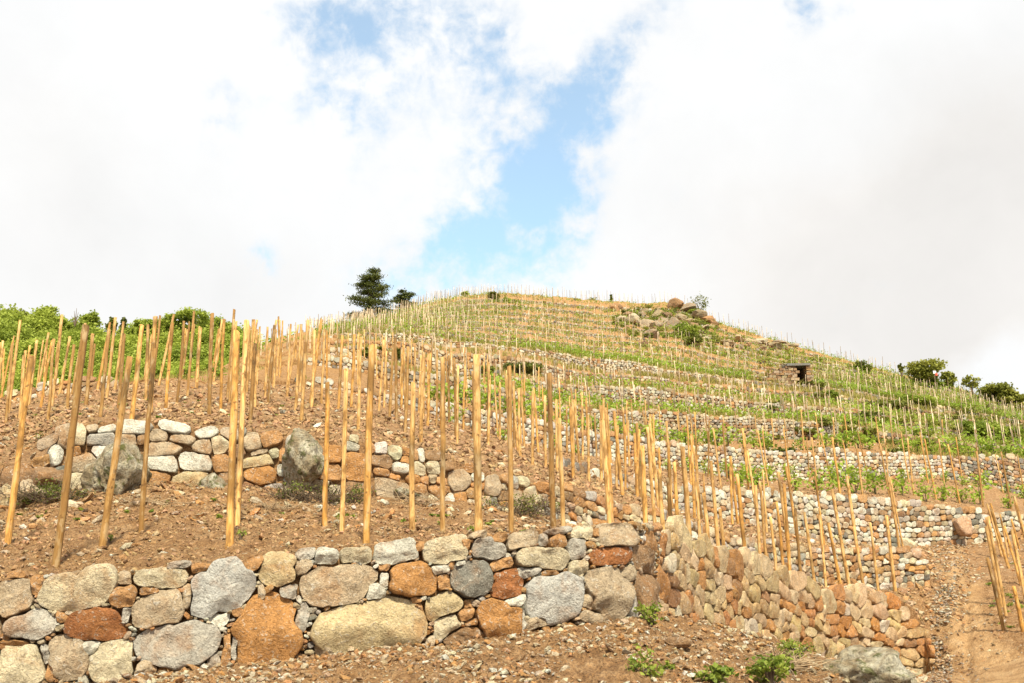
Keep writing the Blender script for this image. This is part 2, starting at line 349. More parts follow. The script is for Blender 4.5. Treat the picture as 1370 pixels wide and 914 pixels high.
W6 = lev([(-300, 650, 650, 80), (0, 610, 610, 80), (200, 552, 552, 80), (300, 491, 492, 80), (400, 449, 452, 78), (474, 446, 452, 78), (540, 447, 457, 78), (600, 455, 465, 78), (652, 462, 467, 79), (688, 466, 472, 80), (740, 473, 485, 81), (793, 482, 497, 82), (840, 484, 500, 83), (879, 493, 502, 84), (938, 502, 509, 86), (1017, 512, 517, 88), (1090, 517, 523, 90), (1150, 525, 530, 92), (1200, 536, 541, 92), (1300, 552, 559, 92), (1370, 566, 573, 92), (1700, 592, 600, 95)])
CR = lev([(-300, 660, 660, 110), (0, 620, 620, 110), (200, 556, 556, 105), (300, 492, 492, 100), (380, 449, 449, 95), (430, 440, 440, 98), (470, 434, 434, 102), (500, 427, 427, 110), (540, 417, 417, 118), (580, 403, 403, 128), (620, 395, 395, 138), (660, 391, 391, 146), (700, 393, 393, 150), (760, 398, 398, 150), (820, 403, 403, 148), (870, 405, 405, 145), (900, 404, 404, 142), (930, 411, 411, 140), (960, 432, 432, 135), (1000, 442, 442, 132), (1050, 459, 459, 128), (1100, 474, 474, 125), (1150, 487, 487, 122), (1200, 501, 501, 120), (1260, 512, 512, 118), (1300, 527, 527, 115), (1370, 549, 549, 112), (1700, 612, 612, 110)])
F2 = lev([(-300, 975, 975, 7.2), (0, 944, 944, 7.5), (300, 902, 902, 7.9), (600, 874, 874, 8.4), (800, 843, 843, 8.8), (840, 833, 833, 8.9), (880, 828, 828, 9.3), (960, 842, 842, 9.5), (1040, 861, 861, 9.7), (1100, 880, 880, 9.7), (1160, 897, 897, 9.9), (1230, 912, 912, 10.2), (1300, 960, 960, 12), (1700, 1000, 1000, 12)])
lines = []          # (3D polyline over XS, name)
def add_line(p, nm): lines.append((p, nm))
def flat(dist, z): return np.stack([(XS-CX)/FPX*max(dist, 6)*1.3, np.full_like(XS, dist), np.broadcast_to(z, XS.shape).astype(float)], -1)
zf1 = np.interp(XS, [-300, 0, 900, 1150, 1300, 1700], [-1.25, -1.2, -1.12, -1.25, -1.75, -1.75])
add_line(flat(-30, -1.9), 'back'); add_line(flat(0, -1.62), 'cam')
p = P(XS, 900, 6.0); p[:, 2] = zf1; add_line(p, 'F1')
add_line(P(XS, F2[0], F2[2]), 'F2')
walls = {}
def add_wall(nm, W, batter=.12, hold=1.0):
    top = P(XS, W[0], W[2]); base = P(XS, W[1], W[2])
    hgt = np.linalg.norm(top-base, axis=1)
    top = P(XS, W[0], W[2]+batter*np.clip(hgt, 0, 1))
    rc = np.clip(hgt*.9, 0, 1)*.13
    rb = P(XS, W[1], W[2]); rb[:, 1] += rc; rt = top.copy(); rt[:, 1] += rc*.9; rt[:, 2] -= rc*.15
    add_line(rb, nm+'_base'); add_line(rt, nm+'_top'); walls[nm] = (base, top)
add_wall('W1', W1, .10); add_line(P(XS, B1[0], B1[2]), 'B1')
bk = P(XS, W2[1], W2[2]); bk[:, 1] -= .38
bk[:, 2] += np.interp(XS, [-300, 60, 150, 230, 300, 420, 480, 700, 780, 860], [.02, .02, 0, .08, .04, 0, -.04, -.02, 0, 0])+.06*fbm(bk*1.6, 3, 55)*np.interp(XS, [-300, 800, 880], [1, 1, 0])
add_line(bk, 'BK')
add_wall('W2', W2); add_wall('W2B', W2B); add_wall('W3', W3); add_wall('W4', W4); add_wall('W5', W5); add_wall('W6B', W6B); add_wall('W6', W6)
NU = 9
for k in range(1, NU):
    t = (k/NU)
    wob = fbm(np.stack([XS*.006, XS*0+k*3.1, XS*0], -1), 3, 5)*1.6
    yt = W6[0]*(1-t)+CR[0]*t+wob*np.minimum(1, 4*t*(1-t)); d = W6[2]*(1-t)+CR[2]*t
    hh = np.clip(5.6-2.0*t+1.8*fbm(np.stack([XS*.012, XS*0+k*7.7, XS*0], -1), 3, 8), 1.5, 5.0)
    hh = np.minimum(hh, np.clip((W6[0]-CR[0])/NU*.8, .05, 9))
    add_wall('U%d' % k, [yt, yt+hh, d])
add_line(P(XS, CR[0], CR[2]), 'CR')
q = P(XS, CR[0], CR[2]); q = q+np.array([0, 12, -3.]); add_line(q, 'X1')
q = P(XS, CR[0], CR[2]); q = q*np.array([1.2, 1, 1])+np.array([0, 70, -35.]); add_line(q, 'X2')
LN = {nm: p for p, nm in lines}

def amp_at(P_):
    d = P_[..., 1]
    return np.interp(d, [0, 4, 9, 30, 80, 150], [.06, .07, .055, .10, .22, .35])
def disp(P_):
    a = amp_at(P_); d = P_[..., 1]
    z = a*(fbm(P_*1.1, 3, 1)*.9+fbm(P_*4.2, 3, 2)*.55)
    near = np.clip((34-d)/14, 0, 1)
    z = z+near*(.045*fbm(P_*9.0, 3, 3)+.05*np.abs(fbm(P_*19.0, 2, 4)))
    return z
strips = []        # (name, line A, line B)
gv = []; gq = []; gc = []; gpath = []; row0 = None; n0 = 0; rowsXY = []
allrows = []; allinfo = []
for i in range(len(lines)-1):
    A, na = lines[i]; B, nb = lines[i+1]
    pa = PX(A) if i > 2 else None; pb = PX(B)
    if i < 2: nr = 10
    elif i == 2: nr = 40
    else:
        gap = np.percentile(np.abs(pa[1]-pb[1])[(XS > 0) & (XS < 1370)], 90)
        nr = int(np.clip(gap/1.5, 2, 90))
        if na in ('F2', 'X1'): nr = 14
    for r in range(nr):
        t = r/nr
        allrows.append(A*(1-t)+B*t); allinfo.append((na, t))
allrows.append(lines[-1][0]); allinfo.append(('X2', 0))
G = np.array(allrows)                                   # rows x cols x 3
NR, NC = G.shape[:2]
iswall = np.array([a.endswith('_base') for a, t in allinfo])
px, py = PX(G)
# masks
XX = np.tile(XS, (NR, 1))
path = np.zeros((NR, NC))
for r, (a, t) in enumerate(allinfo):
    if a in ('W1_base', 'W1_top', 'B1', 'BK', 'W2_base', 'W2_top'):
        yy = py[r]
        left = np.interp(yy, [735, 745, 790, 900], [1242, 1236, 1242, 1246])
        right = np.interp(yy, [735, 760, 800, 850, 900], [1298, 1304, 1314, 1342, 1400])
        wv = 10*fbm(G[r]*.9, 3, 91)
        path[r] = np.clip((XS-left-4+wv)/26, 0, 1)*np.clip((right-XS+wv)/22, 0, 1)*(yy > 731)
    if a in ('F2', 'W1_base') : path[r] = np.maximum(path[r], np.clip((XS-1250+10*fbm(G[r]*.9, 3, 91))/26, 0, 1)*np.clip((1420-XS)/30, 0, 1))
dd = G[..., 1]
Gd = G.copy()
dz = disp(G)
dz = dz*(1-.35*path)
Gd[..., 2] += dz
# ruts along the track
rut = path*(np.exp(-((px-1258)/8)**2)+.7*np.exp(-((px-1292-.03*(py-800))/7)**2))*.11
Gd[..., 2] -= rut
green = np.zeros((NR, NC)); orange = np.zeros((NR, NC))
order = ['W2', 'W2B', 'W3', 'W4', 'W5', 'W6B', 'W6']+['U%d' % k for k in range(1, NU)]
gb = {'back': .1, 'cam': .1, 'F1': .0, 'F2': .0, 'W1': .0, 'B1': .02, 'BK': .05, 'W2': .0, 'W2B': .0, 'W3': .12, 'W4': .30, 'W5': .22, 'W6B': .18, 'W6': .34, 'CR': .4, 'X1': .4}
for r, (a, t) in enumerate(allinfo):
    k = a.split('_')[0]
    g_ = gb.get(k, .52)
    if k.startswith('U'): g_ = .12+.12*math.sin(int(k[1:])*2.1)
    gg = np.full(NC, g_)
    if k in ('W4', 'W5', 'W6B', 'W6', 'U1', 'U2', 'U3', 'U4', 'U5', 'U6', 'U7', 'U8', 'CR'):
        gg = gg+.30*np.clip((XS-1000)/150, 0, 1)
    if k in ('W3',): gg = gg+.45*np.clip((XS-1290)/60, 0, 1)
    if k.startswith('U') : gg = gg-.25*np.exp(-((XS-470)/70)**2)
    green[r] = gg
    orange[r] = .55 if k in ('W1', 'F1', 'F2', 'B1', 'BK') else (.35 if k in ('W2', 'W2B') else .9)
green = green+.16*fbm(G*.12, 3, 12)
Gcol = np.stack([np.clip(green, 0, 1), path, orange], -1)
idx = np.arange(NR*NC).reshape(NR, NC)
Q = np.stack([idx[:-1, :-1], idx[:-1, 1:], idx[1:, 1:], idx[1:, :-1]], -1).reshape(-1, 4)
pf = (path[:-1, :-1]+path[:-1, 1:]+path[1:, 1:]+path[1:, :-1]).reshape(-1)/4 > .5
V = Gd.reshape(-1, 3); C = Gcol.reshape(-1, 3)
def submesh(name, keep):
    q = Q[keep]; u, inv = np.unique(q, return_inverse=True)
    return make_mesh(name, V[u], inv.reshape(-1, 4), None, C[u], (M_GROUND,))
o = link('terraced_ground', submesh('terraced_ground', ~pf)); tag(o, 'terraced hillside of ploughed brown soil and grass', kind='structure')
o = link('path', submesh('path', pf)); tag(o, 'beaten earth track climbing at the right', kind='structure')
step = 2
qi = idx[::step, ::step] if False else idx
bvh = BVHTree.FromPolygons(V.tolist(), Q.tolist())
def hit(x, y):
    d = pxdir(x, y); r = bvh.ray_cast(Vector((0, 0, 0)), d)
    return None if r[0] is None else np.array(r[0])
def zat(X, Y, z0=120):
    r = bvh.ray_cast(Vector((X, Y, z0)), Vector((0, 0, -1)))
    return None if r[0] is None else r[0].z
def onstrip(a, b, xi, t):
    i = (xi+300)/2; i0 = int(min(max(i, 0), NC-2)); f = i-i0
    A = LN[a][i0]*(1-f)+LN[a][i0+1]*f; B = LN[b][i0]*(1-f)+LN[b][i0+1]*f
    p = A*(1-t)+B*t
    p = p.copy(); p[2] += float(disp(p[None])[0])
    return p

# distant ground beyond the spur, out to the horizon
fb = Buf()
gx = np.linspace(-1500, 1500, 61); gy = np.linspace(60, 3000, 60)
X_, Y_ = np.meshgrid(gx, gy); Z_ = np.full_like(X_, -30.)
o = link('valley_ground', make_mesh('valley_ground', np.stack([X_, Y_, Z_], -1).reshape(-1, 3),
    [(r*61+c, r*61+c+1, (r+1)*61+c+1, (r+1)*61+c) for r in range(59) for c in range(60)], None, np.tile([.9, 0, 0], (3660, 1)), (M_GROUND,)))
tag(o, 'ground of the valley beyond the spur', kind='structure')
# wooded hill at the left
def hillz(X, Y):
    xp = CX+FPX*X/(Y*1.03)
    top = np.interp(xp, [-400, 0, 60, 150, 200, 270, 330, 420, 520], [398, 434, 446, 462, 460, 450, 460, 484, 535])
    zt = (760-top)/FPX*190
    t = np.clip((Y-95)/95, 0, 1.6)
    return -8+(zt+8)*np.where(t < 1, t**.8, 1-.4*(t-1))
gx = np.linspace(-190, 10, 60); gy = np.linspace(95, 240, 40)
X_, Y_ = np.meshgrid(gx, gy); Z_ = hillz(X_, Y_)
o = link('hill', make_mesh('hill', np.stack([X_, Y_, Z_], -1).reshape(-1, 3),
    [(r*60+c, r*60+c+1, (r+1)*60+c+1, (r+1)*60+c) for r in range(39) for c in range(59)], None, np.tile([1., 0, 0], (2400, 1)), (M_GROUND,)))
tag(o, 'green hill under the woodland at the left', kind='structure')

# ------------------------------------------------------------------ dry stone walls
PAL = {'w': (.62, .60, .51), 'G': (.52, .51, .47), 'g': (.45, .42, .36), 't': (.47, .37, .25), 'l': (.58, .50, .34), 'o': (.46, .255, .11), 'O': (.47, .24, .085),
       'r': (.37, .15, .055), 'b': (.31, .19, .10), 'd': (.20, .19, .16), 'T': (.52, .415, .24)}
def pick_col(n, mix):
    ks = list(mix); pr = np.array([mix[k] for k in ks], float); pr /= pr.sum()
    ch = rng.choice(len(ks), n, p=pr); c = np.array([PAL[ks[i]] for i in ch])
    return c*rng.uniform(.82, 1.15, (n, 1))*rng.uniform(.95, 1.05, (n, 3))
def radii(cx, cy, a, b, rot, K, lim=1.04, J=18, pw=2.6, base=None):
    """convex, non-overlapping outlines: each pair of neighbours shares one straight joint"""
    n = len(cx); th = np.arange(K)*2*np.pi/K+.1
    cr, sr = np.cos(rot), np.sin(rot); dx, dy = np.cos(th), np.sin(th)
    def D(x, y, j):
        u = x*cr[j]+y*sr[j]; v = -x*sr[j]+y*cr[j]
        return (np.abs(u/a[j])**pw+np.abs(v/b[j])**pw)**(1/pw)
    def grad(x, y, j):
        e = 1e-4
        return (D(x+e, y, j)-D(x-e, y, j))/(2*e), (D(x, y+e, j)-D(x, y-e, j))/(2*e)
    R = np.zeros((n, K))
    for s in range(0, n, 400):
        e = min(n, s+400); I = np.arange(s, e)
        D2 = ((cx[I, None]-cx[None])**2+(cy[I, None]-cy[None])**2)/(a[None]+b[None]+.01)**2
        D2[np.arange(e-s), I] = 1e9
        J_ = min(J, n-1); nb = np.argpartition(D2, J_-1, axis=1)[:, :J_]
        vx = cx[nb]-cx[I, None]; vy = cy[nb]-cy[I, None]
        A_ = D(vx, vy, I[:, None]); B_ = D(-vx, -vy, nb)
        t = B_/(A_+B_)
        qx, qy = vx*t, vy*t
        g1 = grad(qx, qy, I[:, None]); g2 = grad(qx-vx, qy-vy, nb)
        nx, ny = g1[0]-g2[0], g1[1]-g2[1]; L_ = np.hypot(nx, ny)+1e-9; nx, ny = nx/L_, ny/L_
        off = qx*nx+qy*ny                                        # distance of the joint
        cs = nx[:, :, None]*dx+ny[:, :, None]*dy
        rr = np.where(cs > 1e-3, off[:, :, None]/np.maximum(cs, 1e-3), 1e3).min(1)
        own = (np.asarray(lim)[I][:, None] if np.ndim(lim) else lim)/D(np.broadcast_to(dx, (e-s, K)), np.broadcast_to(dy, (e-s, K)), I[:, None])
        rr = np.minimum(rr, own)
        R[s:e] = np.maximum(rr, .01)
    if base is not None:
        for i in range(n):
            if not base[i]: continue
            own = 1.0/D(dx, dy, np.full(K, i)); lo = np.zeros(K); hi = own.copy()
            D2 = (cx-cx[i])**2+(cy-cy[i])**2; D2[i] = 1e9; nb = np.argsort(D2/(a+b)**2)[:20]
            for it in range(8):
                m = (lo+hi)/2
                oth = D((cx[i]+m*dx)[:, None]-cx[nb], (cy[i]+m*dy)[:, None]-cy[nb], nb[None, :]).min(1)
                ok = D(m*dx, m*dy, np.full(K, i)) <= oth
                lo = np.where(ok, m, lo); hi = np.where(ok, hi, m)
            R[i] = np.maximum(R[i], lo)
        R = (np.roll(R, 1, 1)+np.roll(R, -1, 1)+2*R)/4
    sm = (np.roll(R, 1, 1)+np.roll(R, -1, 1)+6*R)/8
    jag = 1-.05*rng.random(R.shape)
    return np.minimum(sm, R)*jag, th
def wall_frame(nm, xa, xb):
    base, top = walls[nm]; k = (XS >= xa) & (XS <= xb)
    b_, t_ = base[k], top[k]; xs = XS[k]
    mid = (b_+t_)/2; ds = np.linalg.norm(np.diff(mid[:, :2], axis=0), axis=1)
    # keep arc length sane where columns are dense
    s = np.concatenate([[0], np.cumsum(ds)])
    H = np.linalg.norm(t_-b_, axis=1)
    tg = np.gradient(mid[:, :2], axis=0)
    g = np.ones(9)/9; tg = np.stack([np.convolve(np.pad(tg[:, i], 4, mode='edge'), g, 'valid') for i in (0, 1)], -1)
    tg /= np.linalg.norm(tg, axis=1)[:, None]+1e-9
    nrm = np.stack([tg[:, 1], -tg[:, 0]], -1)       # to the camera side
    return dict(xs=xs, s=s, b=b_, t=t_, H=H, n=nrm)
def wmap(F, S, Vv, D):
    ip = lambda a: np.interp(S, F['s'], a)
    b_ = np.stack([ip(F['b'][:, i]) for i in range(3)], -1); t_ = np.stack([ip(F['t'][:, i]) for i in range(3)], -1)
    H = np.maximum(ip(F['H']), .02); n = np.stack([ip(F['n'][:, 0]), ip(F['n'][:, 1]), 0*S+.12], -1)
    return b_+(t_-b_)*(Vv/H)[..., None]+n*D[..., None]
def stone_geo(F, cx, cy, a, b, R, th, colr, rings, hk=.34, hmax=.16, gapk=.972, back=.10, rough=.02):
    """returns per stone arrays V[n, m, 3], faces template"""
    n, K = R.shape; R = R*gapk-.003
    R = np.maximum(R, .012)
    rs = np.array(rings)                           # (rho, profile)
    m = len(rs)
    rho = rs[:, 0]; prof = rs[:, 1]
    dx, dy = np.cos(th), np.sin(th)
    u = R[:, None, :]*rho[None, :, None]*dx; v = R[:, None, :]*rho[None, :, None]*dy     # n,m,K
    hgt = np.minimum(hmax, hk*np.minimum(a, b)*2*.5+.02)*rng.uniform(.7, 1.3, n)
    dep = hgt[:, None, None]*prof[None, :, None]*np.ones((1, 1, K))
    for k in range(4):                             # facets
        an = rng.uniform(0, 2*np.pi, n); sl = rng.uniform(.35, 1.3, n); of = rng.uniform(.5, 1.1, n)
        pl = of[:, None, None]-sl[:, None, None]*((u/a[:, None, None])*np.cos(an)[:, None, None]+(v/b[:, None, None])*np.sin(an)[:, None, None])
        dep = np.where(prof[None, :, None] > 0, np.minimum(dep, hgt[:, None, None]*np.maximum(pl, -.1)), dep)
    S = cx[:, None, None]+u; Vv = cy[:, None, None]+v
    if rough > 0:
        q = np.stack([S*1.0, Vv*1.0, np.zeros_like(S)+np.arange(n)[:, None, None]*3.7], -1)
        fr = fbm(q*7, 4, 21)*rough+fbm(q*26, 2, 22)*rough*.35
        fr = fr-np.abs(fbm(q*4.5+7, 3, 26))*rough*1.3
        dep = dep+np.where(prof[None, :, None] > .2, fr, 0)
        w = fbm(q*9+50, 2, 30)*rough*.5; S = S+w; Vv = Vv+fbm(q*9+90, 2, 31)*rough*.5
    dep = np.where(prof[None, :, None] <= 0, -back+0*dep, dep)
    # centre vertex
    cs = cx; cv = cy; cd = dep[:, -1].mean(-1)
    Pt = wmap(F, S, Vv, dep); Pc = wmap(F, cs, cv, cd)
    allv = np.concatenate([Pt.reshape(n, m*K, 3), Pc[:, None]], 1)
    Qt = []; Tt = []
    for i in range(m-1):
        for j in range(K): Qt.append((i*K+j, i*K+(j+1) % K, (i+1)*K+(j+1) % K, (i+1)*K+j))
    for j in range(K): Tt.append(((m-1)*K+j, (m-1)*K+(j+1) % K, m*K))
    return allv, np.array(Qt), np.array(Tt)
def merge(allv, Qt, Tt, colr, buf):
    n, m = allv.shape[:2]; off = (np.arange(n)*m)[:, None, None]
    buf.add(allv.reshape(-1, 3), (Qt[None]+off).reshape(-1, 4), (Tt[None]+off).reshape(-1, 3), np.repeat(colr, m, 0))
LO = [(1, 0), (1, .55), (.86, .9), (.5, 1)]
SLAB = [(1, 0), (1, .6), (.94, .84), (.75, 1), (.4, 1.02)]
MID = [(1, 0), (1, .3), (.95, .62), (.82, .9), (.5, 1)]
HI = [(1, 0), (1.0, .28), (.99, .55), (.96, .78), (.89, .90), (.72, .97), (.5, 1), (.27, 1.02)]
def courses(F, hm, wm, tilt=0., smin=None, smax=None):
    cx, cy, a, b = [], [], [], []
    S0, S1 = F['s'][0] if smin is None else smin, F['s'][-1] if smax is None else smax
    Hm = F['H'].max(); v = -.02; k = 0
    while v < Hm+.02:
        h = hm*rng.uniform(.75, 1.3); s = S0+rng.uniform(-.3, 0)
        while s < S1:
            sz = rng.choice([.6, 1, 1.35], p=[.3, .45, .25])
            w = wm*sz*rng.uniform(.75, 1.3); hh = h*rng.uniform(.8, 1.15)*(.85+.15*sz)
            c = s+w/2; Hl = np.interp(c, F['s'], F['H'])
            if Hl > .03 and (k == 0 or v+hh*.4 < Hl+.02):
                cx.append(c); cy.append(v+h/2+rng.normal(0, h*.2)); a.append(w*.56); b.append(hh*.60*rng.uniform(.85, 1.15))
            s += w
        v += h*.93; k += 1
    return [np.array(q) for q in (cx, cy, a, b)]
MIXG = {'w': 4.6, 'g': 2.0, 't': 2.0, 'l': 2.2, 'o': 1.6, 'b': 1.0, 'd': .7}
MIXW = {'w': 1.5, 'g': 1.0, 't': 2.6, 'l': 2.6, 'o': 2.2, 'b': 1.6, 'd': .6, 'O': .8}
MIXD = {'g': 1.0, 't': 1.5, 'b': 2.5, 'd': 2.5, 'l': .8, 'o': .6}
def generic_wall(nm, xa, xb, hm, wm, mix, label, rings=LO, K=10, hk=.25, name='dry_stone_wall', mixr=None, xsplit=None, group='dry stone terrace walls', gaps=None):
    F = wall_frame(nm, xa, xb)
    cx, cy, a, b = courses(F, hm, wm)
    if len(cx) < 5: return
    if gaps is not None:
        xx = np.interp(cx, F['s'], F['xs']); keep = vnoise(np.stack([xx*gaps, xx*0+hash(nm) % 97, xx*0], -1), 4) > -.35
        cx, cy, a, b = cx[keep], cy[keep], a[keep], b[keep]
    R, th = radii(cx, cy, a, b, rng.normal(0, .16, len(cx)), K, lim=1.32, pw=3.6)
    cl = pick_col(len(cx), mix)
    if mixr is not None:
        xx = np.interp(cx, F['s'], F['xs']); alt = pick_col(len(cx), mixr)
        w = (xx > xsplit)[:, None]; cl = np.where(w, alt, cl)
    if nm not in ('W2B', 'W3'): cl = cl*(np.array([.78, .75, .70]) if nm[0] == 'W' else np.array([.62, .60, .55]))
    av, Qt, Tt = stone_geo(F, cx, cy, a, b, R, th, cl, rings, hk=hk, rough=.015)
    bf = Buf(); merge(av, Qt, Tt, cl, bf)
    o = link(name, bf.mesh(name, (M_STONE,)))
    tag(o, label, 'stone wall', group, 'thing')
    return o

# near wall: hand placed stones left of the bend, slanting slabs right of it
ST1 = """20 801 46 52 t;103 792 108 54 l;50 783 18 24 o;167 775 20 20 t;216 775 86 26 l;167 800 40 34 o;197 794 26 12 o;210 816 78 50 t;296 791 98 76 G;373 765 54 44 T;338 756 26 18 o;452 785 112 56 t;41 837 70 38 g;82 826 17 14 o;128 839 92 44 r;240 758 30 10 g;268 761 26 12 o;250 799 14 30 t;349 796 10 22 t;388 793 24 20 g;357 840 100 98 O;404 828 18 34 g;237 866 124 62 g;296 829 30 18 w;168 825 14 18 g;151 885 56 50 l;91 878 58 56 t;27 891 66 50 l;20 861 36 9 o;122 866 22 18 w;59 876 10 22 g;69 900 14 22 o;303 871 12 40 o;314 868 8 30 g;196 896 32 22 t;220 899 24 10 o;284 890 18 24 g;251 899 28 8 t;323 821 30 12 o;437 746 30 22 w;477 744 44 20 l;532 741 64 30 w;600 738 70 34 l;652 734 50 28 g;623 729 16 12 o;552 777 66 54 O;514 761 16 10 o;513 777 12 18 w;501 795 28 20 w;590 763 22 12 w;594 780 17 20 o;604 758 10 12 o;631 777 56 48 d;616 756 12 7 w;672 757 32 14 o;681 784 46 40 r;700 724 44 24 t;669 720 24 12 o;727 748 76 32 l;727 724 14 18 g;746 724 26 18 o;748 711 34 9 g;782 713 32 18 l;774 735 25 27 g;775 761 28 20 l;827 718 62 30 t;705 768 34 14 g;736 768 24 8 o;817 746 56 26 r;863 751 56 34 b;872 727 30 24 o;741 800 84 68 G;814 793 66 70 t;867 796 50 60 b;690 806 32 16 w;593 813 62 34 T;669 830 66 52 O;599 839 38 32 l;623 823 20 14 o;623 851 58 20 b;633 835 18 12 o;499 838 164 72 T;540 811 30 12 o;434 870 24 20 t;719 834 32 14 t;793 826 34 16 t;626 810 12 14 o;700 830 8 26 g;848 813 18 24 g;556 805 14 9 o;559 815 12 12 o;788 806 18 16 t;-24 795 40 44 t;-30 845 60 46 l;-20 890 40 40 g;-75 810 56 60 o;-80 870 54 50 t;404 760 24 18 t;410 741 24 14 g;560 733 14 12 o;640 716 20 10 t;800 712 10 10 o;840 770 20 16 t;105 768 20 8 t;20 770 20 10 o"""
F = wall_frame('W1', -300, 1244)
def px2w(F, W, x, y):
    s = np.interp(x, F['xs'], F['s']); k = np.interp(x, XS, W[0]), np.interp(x, XS, W[1])
    return s, (k[1]-y)/(k[1]-k[0])*np.interp(x, F['xs'], F['H'])
hs = [l.split() for l in ST1.split(';')]
hx = np.array([[float(v) for v in l[:4]] for l in hs]); hc = np.array([PAL[l[4]] for l in hs])
s_, v_ = px2w(F, W1, hx[:, 0], hx[:, 1])
mpp = np.interp(hx[:, 0]+1, F['xs'], F['s'])-np.interp(hx[:, 0]-1, F['xs'], F['s']); mpp = np.clip(mpp/2, 0, .012)
dloc = np.interp(hx[:, 0], XS, W1[2])
ha = hx[:, 2]*.55*mpp; hb = hx[:, 3]*.55*dloc/FPX
nh = len(hx); rot_h = rng.normal(0, .12, nh)
sR = np.interp(884, F['xs'], F['s'])
# slabs
cc = courses(F, .21, .44, smin=sR+.02)
shear = .55*(cc[1]-.5*np.interp(cc[0], F['s'], F['H']))
kp = (cc[0]-shear > sR+.08) & (cc[0]-shear < F['s'][-1]-.05) & (cc[1] < np.interp(cc[0]-shear, F['s'], F['H'])-.03)
gx_ = (cc[0]-shear)[kp]; gy_ = cc[1][kp]; ga = cc[2][kp]*rng.uniform(.8, 1.2, kp.sum()); gb_ = cc[3][kp]*rng.uniform(.85, 1.25, kp.sum()); ns = int(kp.sum())
# left of the photograph's frame: ordinary courses
Lx = courses(F, .2, .34, smax=np.interp(-112, F['xs'], F['s']))
# small chinking stones: rejection against the hand placed ones
cx = np.concatenate([s_, gx_, Lx[0]]); cy = np.concatenate([v_, gy_, Lx[1]]); a = np.concatenate([ha, ga, Lx[2]]); b = np.concatenate([hb, gb_, Lx[3]])
rot = np.concatenate([rot_h, rng.normal(-.10, .20, ns), np.zeros(len(Lx[0]))])
s0, s1 = np.interp(-110, F['xs'], F['s']), sR
fx, fy, fr = [], [], []
isb = np.arange(len(cx)) < nh
lims = np.where(isb, 1.12, 1.5)
RB, thB = radii(cx, cy, a, b, rot, 36, lim=lims, J=26, pw=3.2, base=isb)
cand = rng.uniform([s0, -.05], [s1, 1.15], (16000, 2))
for c0, c1 in cand:
    if c1 > np.interp(c0, F['s'], F['H'])-.005: continue
    dx = c0-cx; dy = c1-cy; kk = np.round((np.arctan2(dy, dx)-.1)/(2*np.pi/36)).astype(int) % 36
    gapm = (np.hypot(dx, dy)-RB[np.arange(len(cx)), kk]*.97).min()
    if gapm < .009: continue
    r = min(gapm*1.15+.004, .06)
    if fx:
        q = np.hypot(np.array(fx)-c0, np.array(fy)-c1)-np.array(fr)*.8
        if q.min() < .010: continue
        r = min(r, q.min()+.006)
    fx.append(c0); fy.append(c1); fr.append(max(r, .012))
nf = len(fx); fr = np.array(fr)
CXa = np.concatenate([cx, fx]); CYa = np.concatenate([cy, fy]); Aa = np.concatenate([a, fr*rng.uniform(1.0, 1.9, nf)]); Ba = np.concatenate([b, fr*rng.uniform(.7, 1.05, nf)])
ROT = np.concatenate([rot, rng.normal(0, .5, nf)])
colr = np.concatenate([hc*rng.uniform(.92, 1.08, (nh, 1)), pick_col(ns, {'l': 3.6, 't': 1.6, 'T': 4.0, 'o': 2.2, 'w': .8, 'b': .4, 'O': .5})*np.array([1.06, .95, .84]), pick_col(len(Lx[0]), MIXW), pick_col(nf, MIXW)])
w1 = link('dry_stone_wall', None); w1.location = tuple(F['b'][len(F['b'])//2])
tag(w1, 'nearest dry stone wall of large orange and grey boulders, bending away along the track', 'stone wall', 'dry stone terrace walls', 'thing')
KH = 36
R1, th = radii(CXa[:len(cx)], CYa[:len(cx)], Aa[:len(cx)], Ba[:len(cx)], ROT[:len(cx)], KH, lim=lims, J=26, pw=3.2, base=isb)
R2, th = radii(CXa[len(cx):], CYa[len(cx):], Aa[len(cx):], Ba[len(cx):], ROT[len(cx):], KH, lim=1.1, J=10, pw=3.6)
R = np.concatenate([R1, R2])
w1o = np.array(w1.location)
big = np.arange(nh)[np.argsort(-(Aa[:nh]*Ba[:nh]))][:98]
av, Qt, Tt = stone_geo(F, CXa[:nh], CYa[:nh], Aa[:nh], Ba[:nh], R[:nh], th, colr[:nh], HI, hk=.36, hmax=.11, gapk=.975, back=.12, rough=.042)
for i in big:
    me = make_mesh('stone', av[i]-w1o, Qt, Tt, np.tile(colr[i], (len(av[i]), 1)), (M_STONE,))
    link('stone', me, w1)
bf = Buf()
rest = np.array([i for i in range(nh) if i not in set(big)] or [0], int)
if len(rest): merge(av[rest]-w1o, Qt, Tt, colr[rest], bf)
sel = np.arange(nh, nh+ns+len(Lx[0]))
av2, Q2, T2 = stone_geo(F, CXa[sel], CYa[sel], Aa[sel], Ba[sel], R[sel][:, ::2], th[::2], colr[sel], SLAB, hk=.17, hmax=.045, gapk=.98, rough=.028)
merge(av2-w1o, Q2, T2, colr[sel], bf)
sel = np.arange(nh+ns+len(Lx[0]), len(CXa))
av2, Q2, T2 = stone_geo(F, CXa[sel], CYa[sel], Aa[sel], Ba[sel], R[sel][:, ::3], th[::3], colr[sel], LO, hk=.35, hmax=.04, rough=.012, back=.06)
merge(av2-w1o, Q2, T2, colr[sel], bf)
o = link('small_stones', bf.mesh('small_stones', (M_STONE,)), w1); o['kind'] = 'stuff'

